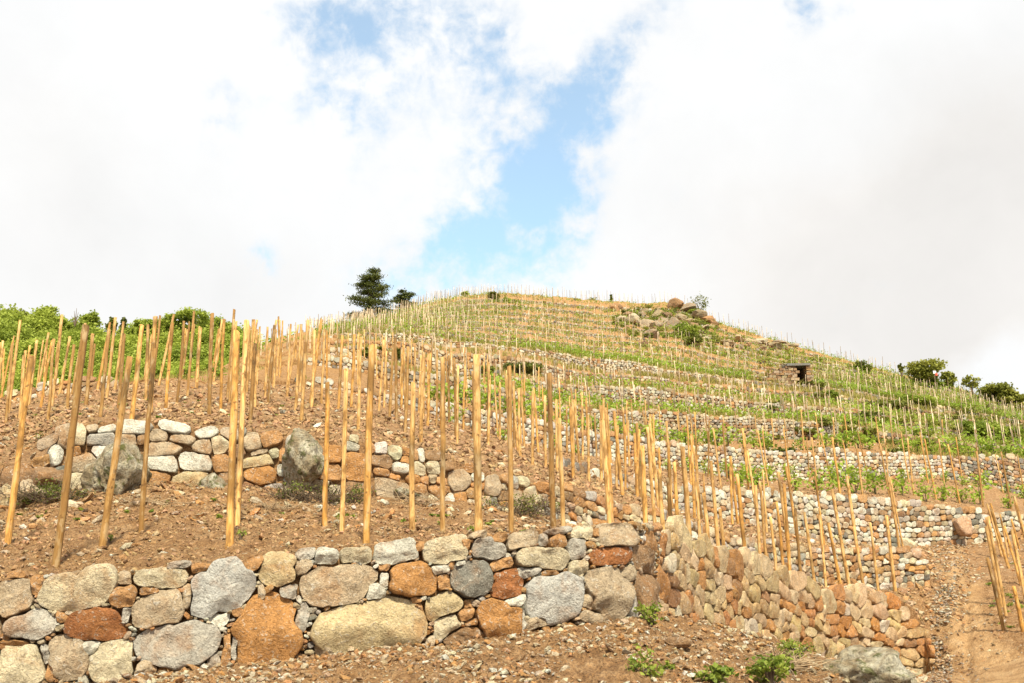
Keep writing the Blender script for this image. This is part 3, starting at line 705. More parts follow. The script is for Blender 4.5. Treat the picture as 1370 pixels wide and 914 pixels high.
# second wall: hand placed stones where the photograph shows them large
ST2 = """232 573 34 15 w;275 581 26 14 w;245 588 36 12 t;212 584 24 15 t;219 602 40 19 t;218 623 38 26 w;271 597 23 21 t;260 618 45 24 w;295 595 24 25 l;296 620 22 22 o;346 617 48 17 T;346 637 46 22 O;337 592 34 22 t;359 588 30 16 o;347 606 20 7 t;87 585 22 28 t;106 583 20 26 l;132 588 38 18 g;123 574 14 10 t;143 575 24 9 w;180 573 40 18 w;171 589 26 14 t;76 608 16 26 w;165 612 26 18 l;477 624 32 38 O;441 610 30 20 O;537 626 22 14 w;511 617 30 22 b;511 632 18 10 o;561 628 18 14 l;581 627 22 16 l;588 657 30 16 o;563 653 16 14 o;616 645 30 26 t;526 655 44 26 t;660 652 28 26 t;712 663 22 22 l;200 640 50 22 o;255 643 46 20 T;310 643 30 18 b;440 634 28 24 o;480 655 40 16 b;690 668 24 20 t;20 640 46 30 b;50 660 40 26 t;-5 665 40 30 t;110 620 40 24 t;100 647 46 26 l;140 640 40 30 t"""
F2w = wall_frame('W2', -300, 1244)
hs = [l.split() for l in ST2.split(';')]
hx = np.array([[float(v) for v in l[:4]] for l in hs]); hc = np.array([PAL[l[4]] for l in hs])
s_, v_ = px2w(F2w, W2, hx[:, 0], hx[:, 1])
dloc = np.interp(hx[:, 0], XS, W2[2])
ha = hx[:, 2]*.55*dloc/FPX; hb = hx[:, 3]*.55*dloc/FPX
gcx, gcy, gaa, gbb = courses(F2w, .13, .20)
xx = np.interp(gcx, F2w['s'], F2w['xs'])
keep = np.ones(len(gcx), bool)
for i in range(len(gcx)):
    dn = (np.abs((gcx[i]-s_)/(ha+gaa[i]*.35))**2.6+np.abs((gcy[i]-v_)/(hb+gbb[i]*.35))**2.6)**(1/2.6)
    if dn.min() < 1: keep[i] = False
CXb = np.concatenate([s_, gcx[keep]]); CYb = np.concatenate([v_, gcy[keep]]); Ab = np.concatenate([ha, gaa[keep]]); Bb = np.concatenate([hb, gbb[keep]])
R, th = radii(CXb, CYb, Ab, Bb, rng.normal(0, .15, len(CXb)), 20, lim=1.25, J=22, pw=3.6)
cl = np.concatenate([hc, pick_col(keep.sum(), MIXW)])
av, Qt, Tt = stone_geo(F2w, CXb, CYb, Ab, Bb, R, th, cl, MID, hk=.32, hmax=.10, rough=.026)
bf = Buf(); merge(av, Qt, Tt, cl, bf)
o = link('dry_stone_wall', bf.mesh('dry_stone_wall', (M_STONE,)))
tag(o, 'second dry stone wall up the slope, pale and orange blocks between two lichened boulders', 'stone wall', 'dry stone terrace walls', 'thing')

generic_wall('W2B', 745, 1698, .17, .25, MIXG, 'grey and tan dry stone wall running behind the top of the earth track', MID, 12)
generic_wall('W3', 390, 1698, .17, .24, MIXG, 'long pale dry stone wall starting behind the front stakes and crossing to the right edge', LO, 10, mixr=MIXD, xsplit=1264)
generic_wall('W3', 8, 158, .16, .3, MIXW, 'short low tumbled stone wall on the left crest in front of the woodland', LO, 10)
generic_wall('W4', 400, 1698, .19, .28, MIXG, 'dry stone wall with a row of green vines along its foot, fourth above the track', LO, 8, mixr=MIXD, xsplit=1150)
generic_wall('W5', 440, 1698, .20, .30, MIXG, 'dry stone wall with bright vines at its foot, just below the two merging walls', LO, 8, mixr=MIXD, xsplit=1110)
generic_wall('W6B', 440, 1400, .22, .30, MIXW, 'lower of the two merging walls, behind the dark green bush', LO, 8, mixr=MIXD, xsplit=1060)
generic_wall('W6', 440, 1400, .22, .32, MIXG, 'upper of the two merging walls, topped by a wide band of bright green vines', LO, 8, mixr=MIXD, xsplit=1000)
ordn = lambda n: '%d%s' % (n, 'th' if 10 <= n % 100 <= 20 else {1: 'st', 2: 'nd', 3: 'rd'}.get(n % 10, 'th'))
for k in range(1, NU):
    generic_wall('U%d' % k, 430, 1400, .22, .34, {'t': 2, 'b': 1, 'l': 1.6, 'd': 1.0, 'g': 3, 'w': 2}, 'thin broken stone wall high on the hill, %s below the skyline' % ordn(NU-k), [(1, 0), (1, .5), (.6, 1)], 7)

# ------------------------------------------------------------------ boulders
import bmesh
def rock_mesh(sx, sy, sz, sub=4, seed=0, rough=.16, colr=(.4, .33, .24), mat=None, cuts=10):
    bm = bmesh.new(); bmesh.ops.create_icosphere(bm, subdivisions=sub, radius=1)
    v = np.array([p.co[:] for p in bm.verts]); f = [[q.index for q in fc.verts] for fc in bm.faces]; bm.free()
    r_ = np.random.default_rng(seed)
    n = r_.normal(size=(cuts, 3)); n /= np.linalg.norm(n, axis=1)[:, None]; of = r_.uniform(.34, .8, cuts)
    dist = v@n.T; k = np.where(dist > .05, of/np.maximum(dist, .05), 9).min(1)
    rad = np.minimum(1.0, k)
    rad = rad*(1+rough*fbm(v*1.7+seed, 5, seed)+rough*.8*fbm(v*5+seed, 4, seed+3))
    v = v*rad[:, None]; v = v-(v.max(0)+v.min(0))/2; v = v/((v.max(0)-v.min(0))/2)*np.array([sx, sy, sz])
    return make_mesh('boulder', v, None, f, np.tile(colr, (len(v), 1)), (mat or M_STONE,), smooth=sub > 3)
def boulder(x, y, w, h, label, d=None, colr=(.4, .33, .24), mat=None, seed=1, sub=4, depth=None, rot=0., sink=.12, name='boulder', group=None, cat='boulder'):
    """x, y: centre of the foot as seen in the photograph; w, h in its pixels"""
    p = hit(x, y) if d is None else P(x, y, d)
    if p is None: return
    d = p[1]; sx = w*d/FPX/2; sz = h*d/FPX/2; sy = depth or (sx+sz)*.5
    me = rock_mesh(sx, sy, sz, sub, seed, colr=colr, mat=mat, cuts=13 if mat else 10, rough=.24 if mat else .16)
    o = link(name, me, loc=(p[0], p[1]+sy*.25, p[2]+sz*(1-sink*2))); o.rotation_euler = (0, 0, rot)
    return tag(o, label, cat, group)
boulder(146, 682, 92, 104, 'mossy brown boulder at the foot of the second wall, left of its middle', d=13.5, mat=M_MOSS, seed=5, sub=5, depth=.55)
boulder(402, 662, 66, 92, 'tall pale lichened boulder set in the second wall', d=14.25, mat=M_MOSS, seed=8, sub=5, depth=.35, sink=.02)
boulder(285, 672, 46, 42, 'low wedge of greenish rock under the second wall between the two big boulders', d=13.9, mat=M_MOSS, seed=12, sub=4, depth=.35)
boulder(36, 672, 44, 36, 'rounded tan boulder at the broken left end of the second wall', d=13.3, colr=PAL['t'], seed=14, depth=.3)
boulder(8, 684, 50, 40, 'orange boulder at the far left below the second wall', d=13.0, colr=PAL['T'], seed=15, depth=.3)
boulder(60, 650, 40, 30, 'flat brown rock slumping from the left end of the second wall', d=13.5, colr=PAL['b'], seed=16, depth=.3)
boulder(545, 676, 40, 26, 'grey green rock sunk in the bank below the second wall', d=14.4, mat=M_MOSS, seed=17, depth=.3)
boulder(1291, 716, 22, 28, 'smooth salmon boulder ending the wall beside the top of the track', d=33.0, colr=(.52, .34, .22), seed=18, depth=.4)
boulder(1215, 734, 26, 16, 'pale tan block at the wall foot beside the track', d=31.6, colr=PAL['l'], seed=19)
boulder(1146, 944, 160, 78, 'large lichened rock in the bottom right foreground mound', d=8.9, mat=M_MOSS, seed=21, sub=5, depth=.4, sink=.10)
boulder(905, 868, 40, 16, 'flat brown stone lying on the foreground rubble mound', colr=PAL['b'], seed=23)
def outcrop(label, spots, seed, cols):
    r_ = np.random.default_rng(seed); ps = []
    for (x, y, w, h) in spots:
        q_ = hit(x, y)
        if q_ is not None: ps.append((q_, w, h))
    if not ps: return
    root = link('rock_outcrop', None, loc=tuple(np.mean([q_[0] for q_ in ps], 0))); o0 = np.array(root.location)
    for i, (q_, w, h) in enumerate(ps):
        sc_ = q_[1]/FPX/2; sx, sz = w*sc_*1.05, h*sc_*1.1
        c_ = np.array(PAL[cols[int(r_.integers(0, len(cols)))]])*r_.uniform(.42, .78)
        me = rock_mesh(sx, (sx+sz)*.6, sz, 3, seed*50+i, colr=tuple(c_), cuts=8)
        me.name = 'rock'; o = link('rock', me, root, loc=tuple(q_+np.array([0, .2, sz*.55])-o0)); o.rotation_euler = (r_.normal(0, .25), r_.normal(0, .25), r_.uniform(0, 6))
    tag(root, label, 'rock outcrop')
hand = [(906, 411, 22, 18), (886, 438, 18, 20), (901, 441, 18, 24), (866, 440, 20, 18), (872, 452, 22, 15), (921, 417, 24, 18), (936, 426, 26, 18), (948, 434, 20, 16), (848, 432, 20, 16), (826, 416, 16, 14), (860, 463, 16, 9), (932, 464, 10, 8), (880, 423, 18, 12), (912, 430, 16, 14), (893, 425, 16, 10)]
r_ = np.random.default_rng(77)
for i in range(48):
    x = r_.uniform(822, 955); yc = np.interp(x, [820, 905, 955], [420, 424, 440]); hand.append((x, yc+r_.uniform(-8, 26), r_.uniform(5, 15), r_.uniform(4, 11)))
outcrop('jumbled tan and brown crags breaking the skyline near the hilltop', hand, 3, 'tTbltob')
hand = [(988, 457, 20, 14), (972, 463, 20, 12), (1004, 459, 18, 10), (1020, 461, 18, 12), (1044, 461, 26, 8), (1038, 467, 18, 12), (1062, 465, 14, 8)]
for i in range(26):
    x = r_.uniform(955, 1070); hand.append((x, np.interp(x, [955, 1070], [452, 474])+r_.uniform(-3, 10), r_.uniform(5, 14), r_.uniform(4, 9)))
outcrop('band of orange brown rocks on the right slope just below the skyline', hand, 5, 'TobtTl')
hand = [(r_.uniform(1290, 1350), r_.uniform(545, 562), r_.uniform(6, 16), r_.uniform(4, 9)) for i in range(14)]
outcrop('pale rocks in the grass below the tree at the right edge', hand, 6, 'ltgw')

# ------------------------------------------------------------------ loose stones and clods
ICO = None
def ico():
    bm = bmesh.new(); bmesh.ops.create_icosphere(bm, subdivisions=1, radius=1)
    v = np.array([p.co[:] for p in bm.verts]); f = np.array([[q.index for q in fc.verts] for fc in bm.faces]); bm.free(); return v, f
icov, icof = ico()
def scatter(name, label, regions, mix, szf, flat_=.65, mat=M_STONE, soil=False):
    pts = []; sz = []
    for (a, b_, xa, xb, n, smin, smax) in regions:
        xi = rng.uniform(xa, xb, n); t = rng.uniform(0, 1, n)
        ii = (xi+300)/2; i0 = ii.astype(int); f = (ii-i0)[:, None]
        A = LN[a][i0]*(1-f)+LN[a][np.minimum(i0+1, NC-1)]*f; B = LN[b_][i0]*(1-f)+LN[b_][np.minimum(i0+1, NC-1)]*f
        p = A*(1-t[:, None])+B*t[:, None]
        s = smin*(smax/smin)**(rng.uniform(0, 1, n)**2.2)*np.clip(p[:, 1]/12, .75, 1.7)
        cl_ = fbm(p*1.3, 2, 33) > -.25+rng.uniform(-.3, .3, n)*1.0
        p = p[cl_]; s = s[cl_]
        p[:, 2] += disp(p)+s*.15
        pts.append(p); sz.append(s)
    p = np.concatenate(pts); s = np.concatenate(sz); n = len(p)
    v = icov[None]*(1+.28*rng.normal(size=(n, 12, 1)).clip(-1.5, 1.5))*s[:, None, None]
    v = v*np.stack([rng.uniform(.8, 1.35, n), rng.uniform(.7, 1.2, n), rng.uniform(flat_*.7, flat_*1.3, n)], -1)[:, None]
    th = rng.uniform(0, 6.28, n); c, s2 = np.cos(th)[:, None], np.sin(th)[:, None]
    x = v[..., 0]*c-v[..., 1]*s2; y = v[..., 0]*s2+v[..., 1]*c; tl = rng.normal(0, .35, n)[:, None]
    z = v[..., 2]+x*tl
    V_ = np.stack([x, y, z], -1)+p[:, None]
    T_ = (icof[None]+(np.arange(n)*12)[:, None, None]).reshape(-1, 3)
    cl = pick_col(n, mix)
    if soil: cl = np.array([.27, .168, .085])*rng.uniform(.6, 1.5, (n, 1))*rng.uniform(.92, 1.08, (n, 3))
    o = link(name, make_mesh(name, V_.reshape(-1, 3), None, T_, np.repeat(cl, 12, 0), (mat,), smooth=False))
    tag(o, label, 'loose stones' if not soil else 'soil clods', kind='stuff')
M_CLOD = plain('clod', (.5, .5, .5))
nt = M_CLOD.node_tree
at = nt.nodes.new('ShaderNodeAttribute'); at.attribute_name = 'Col'
bb = [n for n in nt.nodes if n.type == 'BSDF_PRINCIPLED'][0]; nt.links.new(at.outputs['Color'], bb.inputs['Base Color'])
scatter('soil_clods', 'crumbly brown clods of ploughed soil', [('W1_top', 'B1', -100, 1240, 16000, .005, .036), ('B1', 'BK', -100, 1240, 10000, .006, .038),
        ('W2_top', 'W2B_base', -100, 1250, 16000, .012, .045), ('W2B_top', 'W3_base', -100, 1300, 9000, .015, .045), ('W1_base', 'W1_top', 0, 1, 1, .01, .02), ('F1', 'F2', 0, 1240, 6000, .007, .03)], MIXW, 1, .7, M_CLOD, True)
scatter('loose_stones', 'small pale and orange stones scattered over the soil', [('W1_top', 'B1', -100, 1240, 1500, .008, .06), ('B1', 'BK', -100, 1240, 1500, .01, .08),
        ('W2_top', 'W2B_base', -100, 1250, 1500, .014, .06), ('W2B_top', 'W3_base', -100, 1300, 900, .02, .06), ('F1', 'F2', 0, 1240, 26000, .006, .05), ('F2', 'W1_base', -100, 870, 2500, .008, .06),
        ('F2', 'W1_base', 870, 1240, 5000, .01, .06), ('W1_base', 'B1', 1244, 1275, 500, .006, .03), ('B1', 'BK', 1240, 1290, 500, .006, .03), ('W1_base', 'W2_base', 1275, 1420, 1100, .005, .024), ('W2_top', 'W2B_base', 1240, 1290, 500, .01, .04), ('W2_base', 'W2B_base', 1290, 1400, 500, .01, .04),
        ('W3_top', 'W4_base', 500, 1370, 1500, .02, .06), ('W4_top', 'W5_base', 450, 1370, 1200, .03, .07), ('W5_top', 'W6B_base', 450, 1370, 1200, .03, .08)],
        {'l': 3, 't': 2, 'o': 2.4, 'w': .8, 'b': 1.5, 'O': .8}, 1, .6)

scatter('track_gravel', 'damp grey gravel washed along the left side of the track', [('W1_base', 'B1', 1270, 1290, 200, .005, .02), ('F2', 'W1_base', 1270, 1330, 250, .005, .02), ('W1_base', 'B1', 1244, 1275, 900, .006, .03), ('B1', 'BK', 1244, 1275, 1000, .005, .025), ('W2_base', 'W2B_base', 1244, 1300, 900, .008, .03), ('F2', 'W1_base', 1240, 1275, 900, .006, .03)], {'g': 1.5, 'd': 1.5, 't': 2, 'b': 3, 'o': 1}, 1, .5)
# ------------------------------------------------------------------ stakes
stakes = []          # dict(base, top, r, zone)
def manual(lst, zone, rr=.038, dfix=None):
    for e in lst:
        bx, by, tx, ty = e[:4]; d = e[4] if len(e) > 4 and e[4] else None; r = e[5]*.84 if len(e) > 5 else rr*.9*rng.uniform(.85, 1.15)
        if d is None:
            h = hit(bx, by)
            if h is None: continue
            d = h[1]
        b_ = P(bx, by, d); z = zat(b_[0], b_[1])
        if z is None: continue
        if e[4:5] and e[4]: b_[2] = z
        t_ = P(tx, ty, d+rng.normal(0, .05))
        stakes.append(dict(b=b_, t=t_, r=r, zone=zone))
manual([(75, 757, 115, 435, None, .046), (137, 730, 174, 478, None, .044), (189, 712, 206, 467, None, .036), (10, 728, 42, 476, None, .046), (307, 731, 316, 443, None, .052), (317, 702, 330, 428, None, .045),
        (435, 706, 438, 512), (457, 712, 463, 494), (490, 729, 497, 462, None, .047), (551, 709, 553, 513), (592, 712, 592, 478, None, .038), (640, 718, 637, 475, None, .053), (684, 712, 681, 491, None, .036),
        (740, 705, 735, 500, None, .045), (753, 702, 748, 560, 11, .036), (816, 703, 805, 543, 11.5, .040), (819, 700, 813, 584, 11.8, .028), (-30, 735, 0, 480, None, .045)], 'front')
manual([(864, 705, 859, 597, 14), (877, 712, 866, 572, 14), (908, 730, 902, 619, 16), (923, 734, 913, 598, 14.5, .05), (939, 742, 931, 645, 17), (962, 746, 951, 617, 16), (970, 750, 963, 682, 17), (998, 757, 986, 635, 17, .05),
        (1018, 765, 1011, 650, 18.5), (1027, 768, 1016, 645, 18), (1040, 772, 1031, 692, 19), (1050, 775, 1039, 672, 19), (1058, 775, 1049, 648, 19), (1072, 780, 1064, 682, 20), (1090, 784, 1076, 686, 20), (1105, 786, 1096, 690, 20.5),
        (1137, 791, 1113, 655, 20.5, .05), (1156, 790, 1142, 705, 21), (1175, 790, 1164, 700, 21.5), (1125, 789, 1108, 700, 21), (1198, 789, 1186, 690, 22), (900, 728, 893, 640, 15), (888, 720, 882, 628, 14.6), (950, 742, 941, 660, 16)], 'frontright', .04)
manual([(64, 563, 72, 453), (54, 549, 70, 455), (134, 558, 146, 440), (176, 563, 190, 434), (201, 556, 208, 423), (222, 549, 231, 431), (237, 539, 246, 429), (251, 529, 260, 433), (280, 556, 284, 419, None, .055), (295, 549, 300, 426),
        (307, 540, 313, 427), (115, 543, 124, 446), (384, 531, 389, 433), (395, 551, 403, 433), (403, 566, 412, 428, None, .045), (453, 548, 458, 448), (479, 577, 483, 451), (507, 551, 514, 454), (521, 563, 526, 461), (542, 579, 546, 465),
        (537, 549, 540, 463), (563, 595, 567, 472), (572, 570, 576, 473), (612, 597, 613, 490), (653, 596, 655, 510), (669, 590, 669, 512), (713, 623, 713, 524), (767, 641, 763, 545), (788, 644, 787, 555), (825, 653, 826, 570),
        (837, 655, 836, 570), (852, 665, 855, 575), (853, 666, 849, 580), (895, 686, 895, 597), (884, 676, 882, 600), (944, 696, 941, 635), (925, 672, 923, 605), (980, 706, 977, 625), (195, 536, 198, 434), (341, 545, 344, 440),
        (355, 532, 358, 437), (366, 520, 369, 440), (330, 526, 334, 436), (262, 520, 267, 436), (26, 560, 34, 470), (8, 566, 16, 462), (-8, 560, 4, 455), (90, 548, 99, 462), (158, 548, 166, 446), (430, 540, 434, 440),
        (696, 610, 694, 520), (688, 600, 688, 515), (730, 625, 729, 530), (745, 630, 744, 535), (805, 648, 804, 560), (633, 588, 634, 500), (590, 575, 592, 483), (620, 575, 622, 490), (552, 560, 556, 470), (470, 545, 474, 447), (495, 556, 498, 460), (417, 545, 421, 441)], 'mid', .042)
def rows(a, b_, ts, xa, xb, sp_, h, zone, skip=.1, lean=(-.03, 0), r=.035, jit=.15):
    for t in ts:
        x = xa
        while x < xb:
            i = int((x+300)/2); dd_ = (LN[a][i]*(1-t)+LN[b_][i]*t); nx = (LN[a][min(i+2, NC-1)]*(1-t)+LN[b_][min(i+2, NC-1)]*t)
            mp_ = max(np.linalg.norm((nx-dd_)[:2])/4, 1e-3)
            x += sp_/mp_*rng.uniform(1-jit, 1+jit)
            if x >= xb: break
            if rng.random() < skip: continue
            tt = min(max(t+rng.normal(0, .03), .02), .97)
            p = onstrip(a, b_, x, tt)
            hh = h*rng.uniform(.82, 1.12)
            top = p+np.array([rng.normal(lean[0], .035)*hh, rng.normal(0, .035)*hh, hh])
            stakes.append(dict(b=p, t=top, r=r*rng.uniform(.8, 1.2), zone=zone))
rows('W2_top', 'W2B_base', [.55], -60, 420, 1.6, 1.6, 'mid', .2, (.03, 0), .042)
rows('W2B_top', 'W3_base', [.3, .62, .9], -120, 420, 1.0, 2.0, 'leftcrest', .15, (.04, 0), .040)
rows('W3_top', 'W4_base', [.08, .2, .34, .5], -100, 400, 1.15, 1.95, 'beyond', .2, (.02, 0), .038)
rows('W2B_top', 'W3_base', [.2, .45, .7, .92], 420, 900, 1.1, 2.0, 'mid', .2, (-.03, 0), .040)
rows('W2B_top', 'W3_base', [.18, .78], 900, 1690, 1.1, 2.15, 'abovetrack', .06, (-.05, 0), .036)
rows('W2_top', 'W2B_base', [.35, .7], 720, 1215, 1.3, 2.1, 'belowtrack', .15, (-.05, 0), .042)
rows('W2_top', 'W2B_base', [.2, .5, .85], 1312, 1690, .8, 1.6, 'trackside', .1, (-.16, 0), .04)
rows('B1', 'W2_base', [.1, .6], 1322, 1690, .9, 1.7, 'trackside', .12, (-.14, 0), .04)
manual([(1346, 824, 1322, 692, None, .045), (1343, 843, 1321, 747), (1369, 845, 1356, 785), (1329, 748, 1319, 693), (1349, 746, 1338, 689), (1364, 736, 1353, 695), (1340, 812, 1319, 705)], 'trackside', .04)
rows('W3_top', 'W4_base', [.22, .8], 400, 1690, 1.05, 1.75, 'vines3', .06, (-.035, 0), .036)
rows('W4_top', 'W5_base', [.2, .5, .8], 340, 1690, .95, 1.7, 'vines4', .08, (-.02, 0), .034)
rows('W5_top', 'W6B_base', [.2, .5, .8], 330, 1690, .95, 1.6, 'up', .08, (-.03, 0), .032)
rows('W6B_top', 'W6_base', [.5], 360, 1500, 1.0, 1.5, 'up', .1, (-.02, 0), .032)
nmu = ['W6_top']+['U%d_top' % k for k in range(1, NU)]; nmb = ['U%d_base' % k for k in range(1, NU)]+['CR']
for i, (a, b_) in enumerate(zip(nmu, nmb)):
    rows(a, b_, [.2, .7] if i < 8 else [.3, .97], 400, 860 if i > 4 else 1420, .95, 1.5, 'up', .1, (-.01, 0), .030)
    if i > 4: rows(a, b_, [.5], 960, 1420, 1.1, 1.4, 'up', .3, (-.01, 0), .030)
rows('CR', 'X1', [.02, .12], 400, 1200, .75, 1.75, 'up', .12, (0, 0), .032)
rows('CR', 'X1', [.01], 1200, 1230, 1, 1.5, 'up', .1)
def stake_geo(L_, r, n, m, seed, bend=.012, tint=None):
    r_ = np.random.default_rng(seed)
    t = np.linspace(0, 1, m); z = -.12+t*(L_+.12)
    bx = np.cumsum(r_.normal(0, bend, m)); by = np.cumsum(r_.normal(0, bend, m)); bx -= np.linspace(bx[0], bx[-1], m); by -= np.linspace(by[0], by[-1], m)
    rr = r*(1.08-.16*t)*(1+.05*r_.normal(size=m))
    bf = Buf(); sh = r_.normal(0, .06, n)
    th = np.arange(n)*2*np.pi/n+r_.uniform(0, 6)
    V_ = []
    for i in range(m):
        q = rr[i]*(1+sh+.03*r_.normal(size=n)); tilt = (i == m-1)*np.cos(th)*r*r_.uniform(-.35, .35)
        V_.append(np.stack([bx[i]+q*np.cos(th), by[i]+q*np.sin(th), z[i]+tilt], -1))
    V_ = np.concatenate(V_+[np.array([[bx[-1], by[-1], z[-1]]])])
    Q_ = [(i*n+j, i*n+(j+1) % n, (i+1)*n+(j+1) % n, (i+1)*n+j) for i in range(m-1) for j in range(n)]
    T_ = [((m-1)*n+j, (m-1)*n+(j+1) % n, m*n) for j in range(n)]
    if tint is None:
        base = np.array([(1, .95, .9), (1.05, .9, .65), (.66, .60, .52), (1.2, 1.15, 1.1), (.48, .42, .34), (.95, .78, .5)][r_.choice(6, p=[.36, .20, .12, .16, .08, .08])])*r_.uniform(.85, 1.1)
        tint = np.tile(base, (len(V_), 1))
        zz = V_[:, 2]/L_
        if r_.random() < .45: tint = tint*np.where(zz > r_.uniform(.88, .96), .45, 1)[:, None]
        if r_.random() < .35:
            a0 = r_.uniform(.2, .75); a1 = a0+r_.uniform(.1, .25); tint = tint*np.where((zz > a0) & (zz < a1), .45, 1)[:, None]
    return V_, np.array(Q_), np.array(T_), tint
# the 300 that show largest become things of their own
def hutzone(p_):
    x_, y_ = PX(p_); return 1006 < x_ < 1088 and 492 < y_ < 518
stakes = [s for s in stakes if not hutzone(s['b'])]
for s in stakes: s['r'] *= .86
def size_of(s):
    xb, yb = PX(s['b']); xt, yt = PX(s['t'])
    ins = -15 < xt < 1385 or -15 < xb < 1385
    return (abs(yt-yb) if ins else 0)*s['r']/s['b'][1]
stakes.sort(key=lambda s: -size_of(s))
near = stakes[:298]; far = stakes[298:]
ZN = {'front': 'behind the nearest wall', 'frontright': 'behind the nearest wall\'s receding arm', 'mid': 'above the second wall',
      'leftcrest': 'on the left crest', 'beyond': 'beyond the left crest', 'abovetrack': 'above the wall behind the track',
      'belowtrack': 'below the wall behind the track', 'trackside': 'on the bank right of the track', 'vines3': 'on top of the long pale wall',
      'vines4': 'in the vine row higher up', 'up': 'high on the hillside'}
zg = {}
for s in near: zg.setdefault(s['zone'], []).append(s)
k = 0
for zn, L_ in zg.items():
    L_.sort(key=lambda s: PX(s['t'])[0])
    for j, s in enumerate(L_):
        k += 1
        d = s['t']-s['b']; ln = np.linalg.norm(d)
        hi_ = s['b'][1] < 16
        V_, Q_, T_, ti = stake_geo(ln, s['r'], 12 if hi_ else 8, 16 if hi_ else 9, 100+k, .0022 if hi_ else .004)
        o = link('vine_stake', make_mesh('vine_stake', V_, Q_, T_, ti, (M_WOOD,)), loc=tuple(s['b']))
        o.rotation_mode = 'QUATERNION'; o.rotation_quaternion = Vector(d).to_track_quat('Z', 'Y')
        xb, _ = PX(s['b']); xt, _ = PX(s['t']); lean = (xt-xb)
        word = 'left-leaning' if lean < -9 else ('right-leaning' if lean > 9 else 'upright')
        th_ = 'thick' if s['r'] > .044 else ('slim' if s['r'] < .037 else 'wooden')
        tone = 'dark-banded' if ti.min() < .5 else ('greyish' if ti[0][0] < .9 else 'tan')
        tag(o, '%s %s %s stake, %s from the left %s' % (word, tone, th_, ordn(j+1), ZN[zn]), 'vine stake', 'wooden vine stakes')
bf = Buf()
lib = [stake_geo(1.0, 1.0, 5, 3, 900+i, .0) for i in range(1)]
for i, s in enumerate(far):
    d = s['t']-s['b']; b_ = s['b']; r = max(s['r'], .0)
    n = 5; th = np.arange(n)*2*np.pi/n
    ring = np.stack([np.cos(th), np.sin(th), th*0], -1)
    V_ = np.concatenate([b_-d*.05+ring*r*1.05, b_+d*.5+ring*r+rng.normal(0, .008, 3), b_+d+ring*r*.9, [b_+d]])
    Q_ = [(m*n+j, m*n+(j+1) % n, (m+1)*n+(j+1) % n, (m+1)*n+j) for m in range(2) for j in range(n)]
    T_ = [(2*n+j, 2*n+(j+1) % n, 3*n) for j in range(n)]
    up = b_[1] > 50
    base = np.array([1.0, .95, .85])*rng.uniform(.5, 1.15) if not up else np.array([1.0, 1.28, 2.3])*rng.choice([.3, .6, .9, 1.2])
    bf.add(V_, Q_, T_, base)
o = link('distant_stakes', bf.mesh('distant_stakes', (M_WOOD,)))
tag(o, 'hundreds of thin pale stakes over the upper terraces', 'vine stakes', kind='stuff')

# ------------------------------------------------------------------ foliage
def leaves(n, centers, spread, size, r_=None, up=.3, C=None, asp=.7):
    """n leaves around random centres; two-triangle folded leaves"""
    r_ = r_ or rng
    centers = np.asarray(centers, float); k = r_.integers(0, len(centers), n)
    p = centers[k]+r_.normal(0, 1, (n, 3))*np.asarray(spread)
    nrm = r_.normal(0, 1, (n, 3)); nrm[:, 2] = np.abs(nrm[:, 2])+up; nrm /= np.linalg.norm(nrm, axis=1)[:, None]
    a = np.cross(nrm, r_.normal(0, 1, (n, 3))); a /= np.linalg.norm(a, axis=1)[:, None]+1e-9; b_ = np.cross(nrm, a)
    s = size*r_.uniform(.6, 1.3, n)[:, None]
    v = np.stack([p-a*s, p+b_*s*asp-nrm*s*.15, p+a*s, p-b_*s*asp-nrm*s*.15], 1).reshape(-1, 3)
    q = np.arange(n*4).reshape(-1, 4)
    return v, q, k
def vine_mesh(seed, nl=46, h=.55):
    r_ = np.random.default_rng(seed)
    cs = [np.array([r_.normal(0, .09), r_.normal(0, .09), z]) for z in np.linspace(.12, h, 7)]
    v, q, k = leaves(nl, cs, (.10, .10, .06), .055, r_)
    C_ = np.repeat(r_.uniform(.1, 1, nl)*.6+.4*r_.uniform(0, 1), 4)
    return make_mesh('leaves', v, q, None, np.stack([C_]*3, -1), (M_VINE,), smooth=False)
vine_leaf_meshes = [vine_mesh(s, 95, .42+.06*(s % 4)) for s in range(6)]
def stem_mesh(seed):
    r_ = np.random.default_rng(seed); bf = Buf()
    for k in range(3):
        pts = [np.array([0, 0, -.05])]
        e = r_.normal(0, .1, 2)
        for t in (.15, .3, .45): pts.append(np.array([e[0]*t*2, e[1]*t*2, t]))
        bf.tube(pts, [.014, .011, .008, .005], 5)
    return bf.mesh('stem', (M_BARK,))
vine_stem_meshes = [stem_mesh(s) for s in range(3)]
vines = []
def vine_rows(a, b_, ts, xa, xb, sp_, skip, zone, sc=1.):
    for t in ts:
        x = xa
        while x < xb:
            i = int((x+300)/2); d0 = (LN[a][i]*(1-t)+LN[b_][i]*t); d1 = (LN[a][min(i+2, NC-1)]*(1-t)+LN[b_][min(i+2, NC-1)]*t)
            x += sp_/max(np.linalg.norm((d1-d0)[:2])/4, 1e-3)*rng.uniform(.75, 1.25)
            if x >= xb: break
            if rng.random() < skip: continue
            vines.append((onstrip(a, b_, x, min(max(t+rng.normal(0, .03), .03), .97)), sc*rng.uniform(.7, 1.25), zone))
vine_rows('W2B_top', 'W3_base', [.2], 960, 1400, 1.0, .12, 'abovetrack', 1.35)
vine_rows('W2B_top', 'W3_base', [.8], 900, 1400, 1.1, .15, 'abovetrack', 1.2)
vine_rows('W2B_top', 'W3_base', [.85], 560, 900, 1.2, .3, 'mid', .8)
vine_rows('W3_top', 'W4_base', [.22], 560, 1400, .75, .05, 'vines3', 1.45)
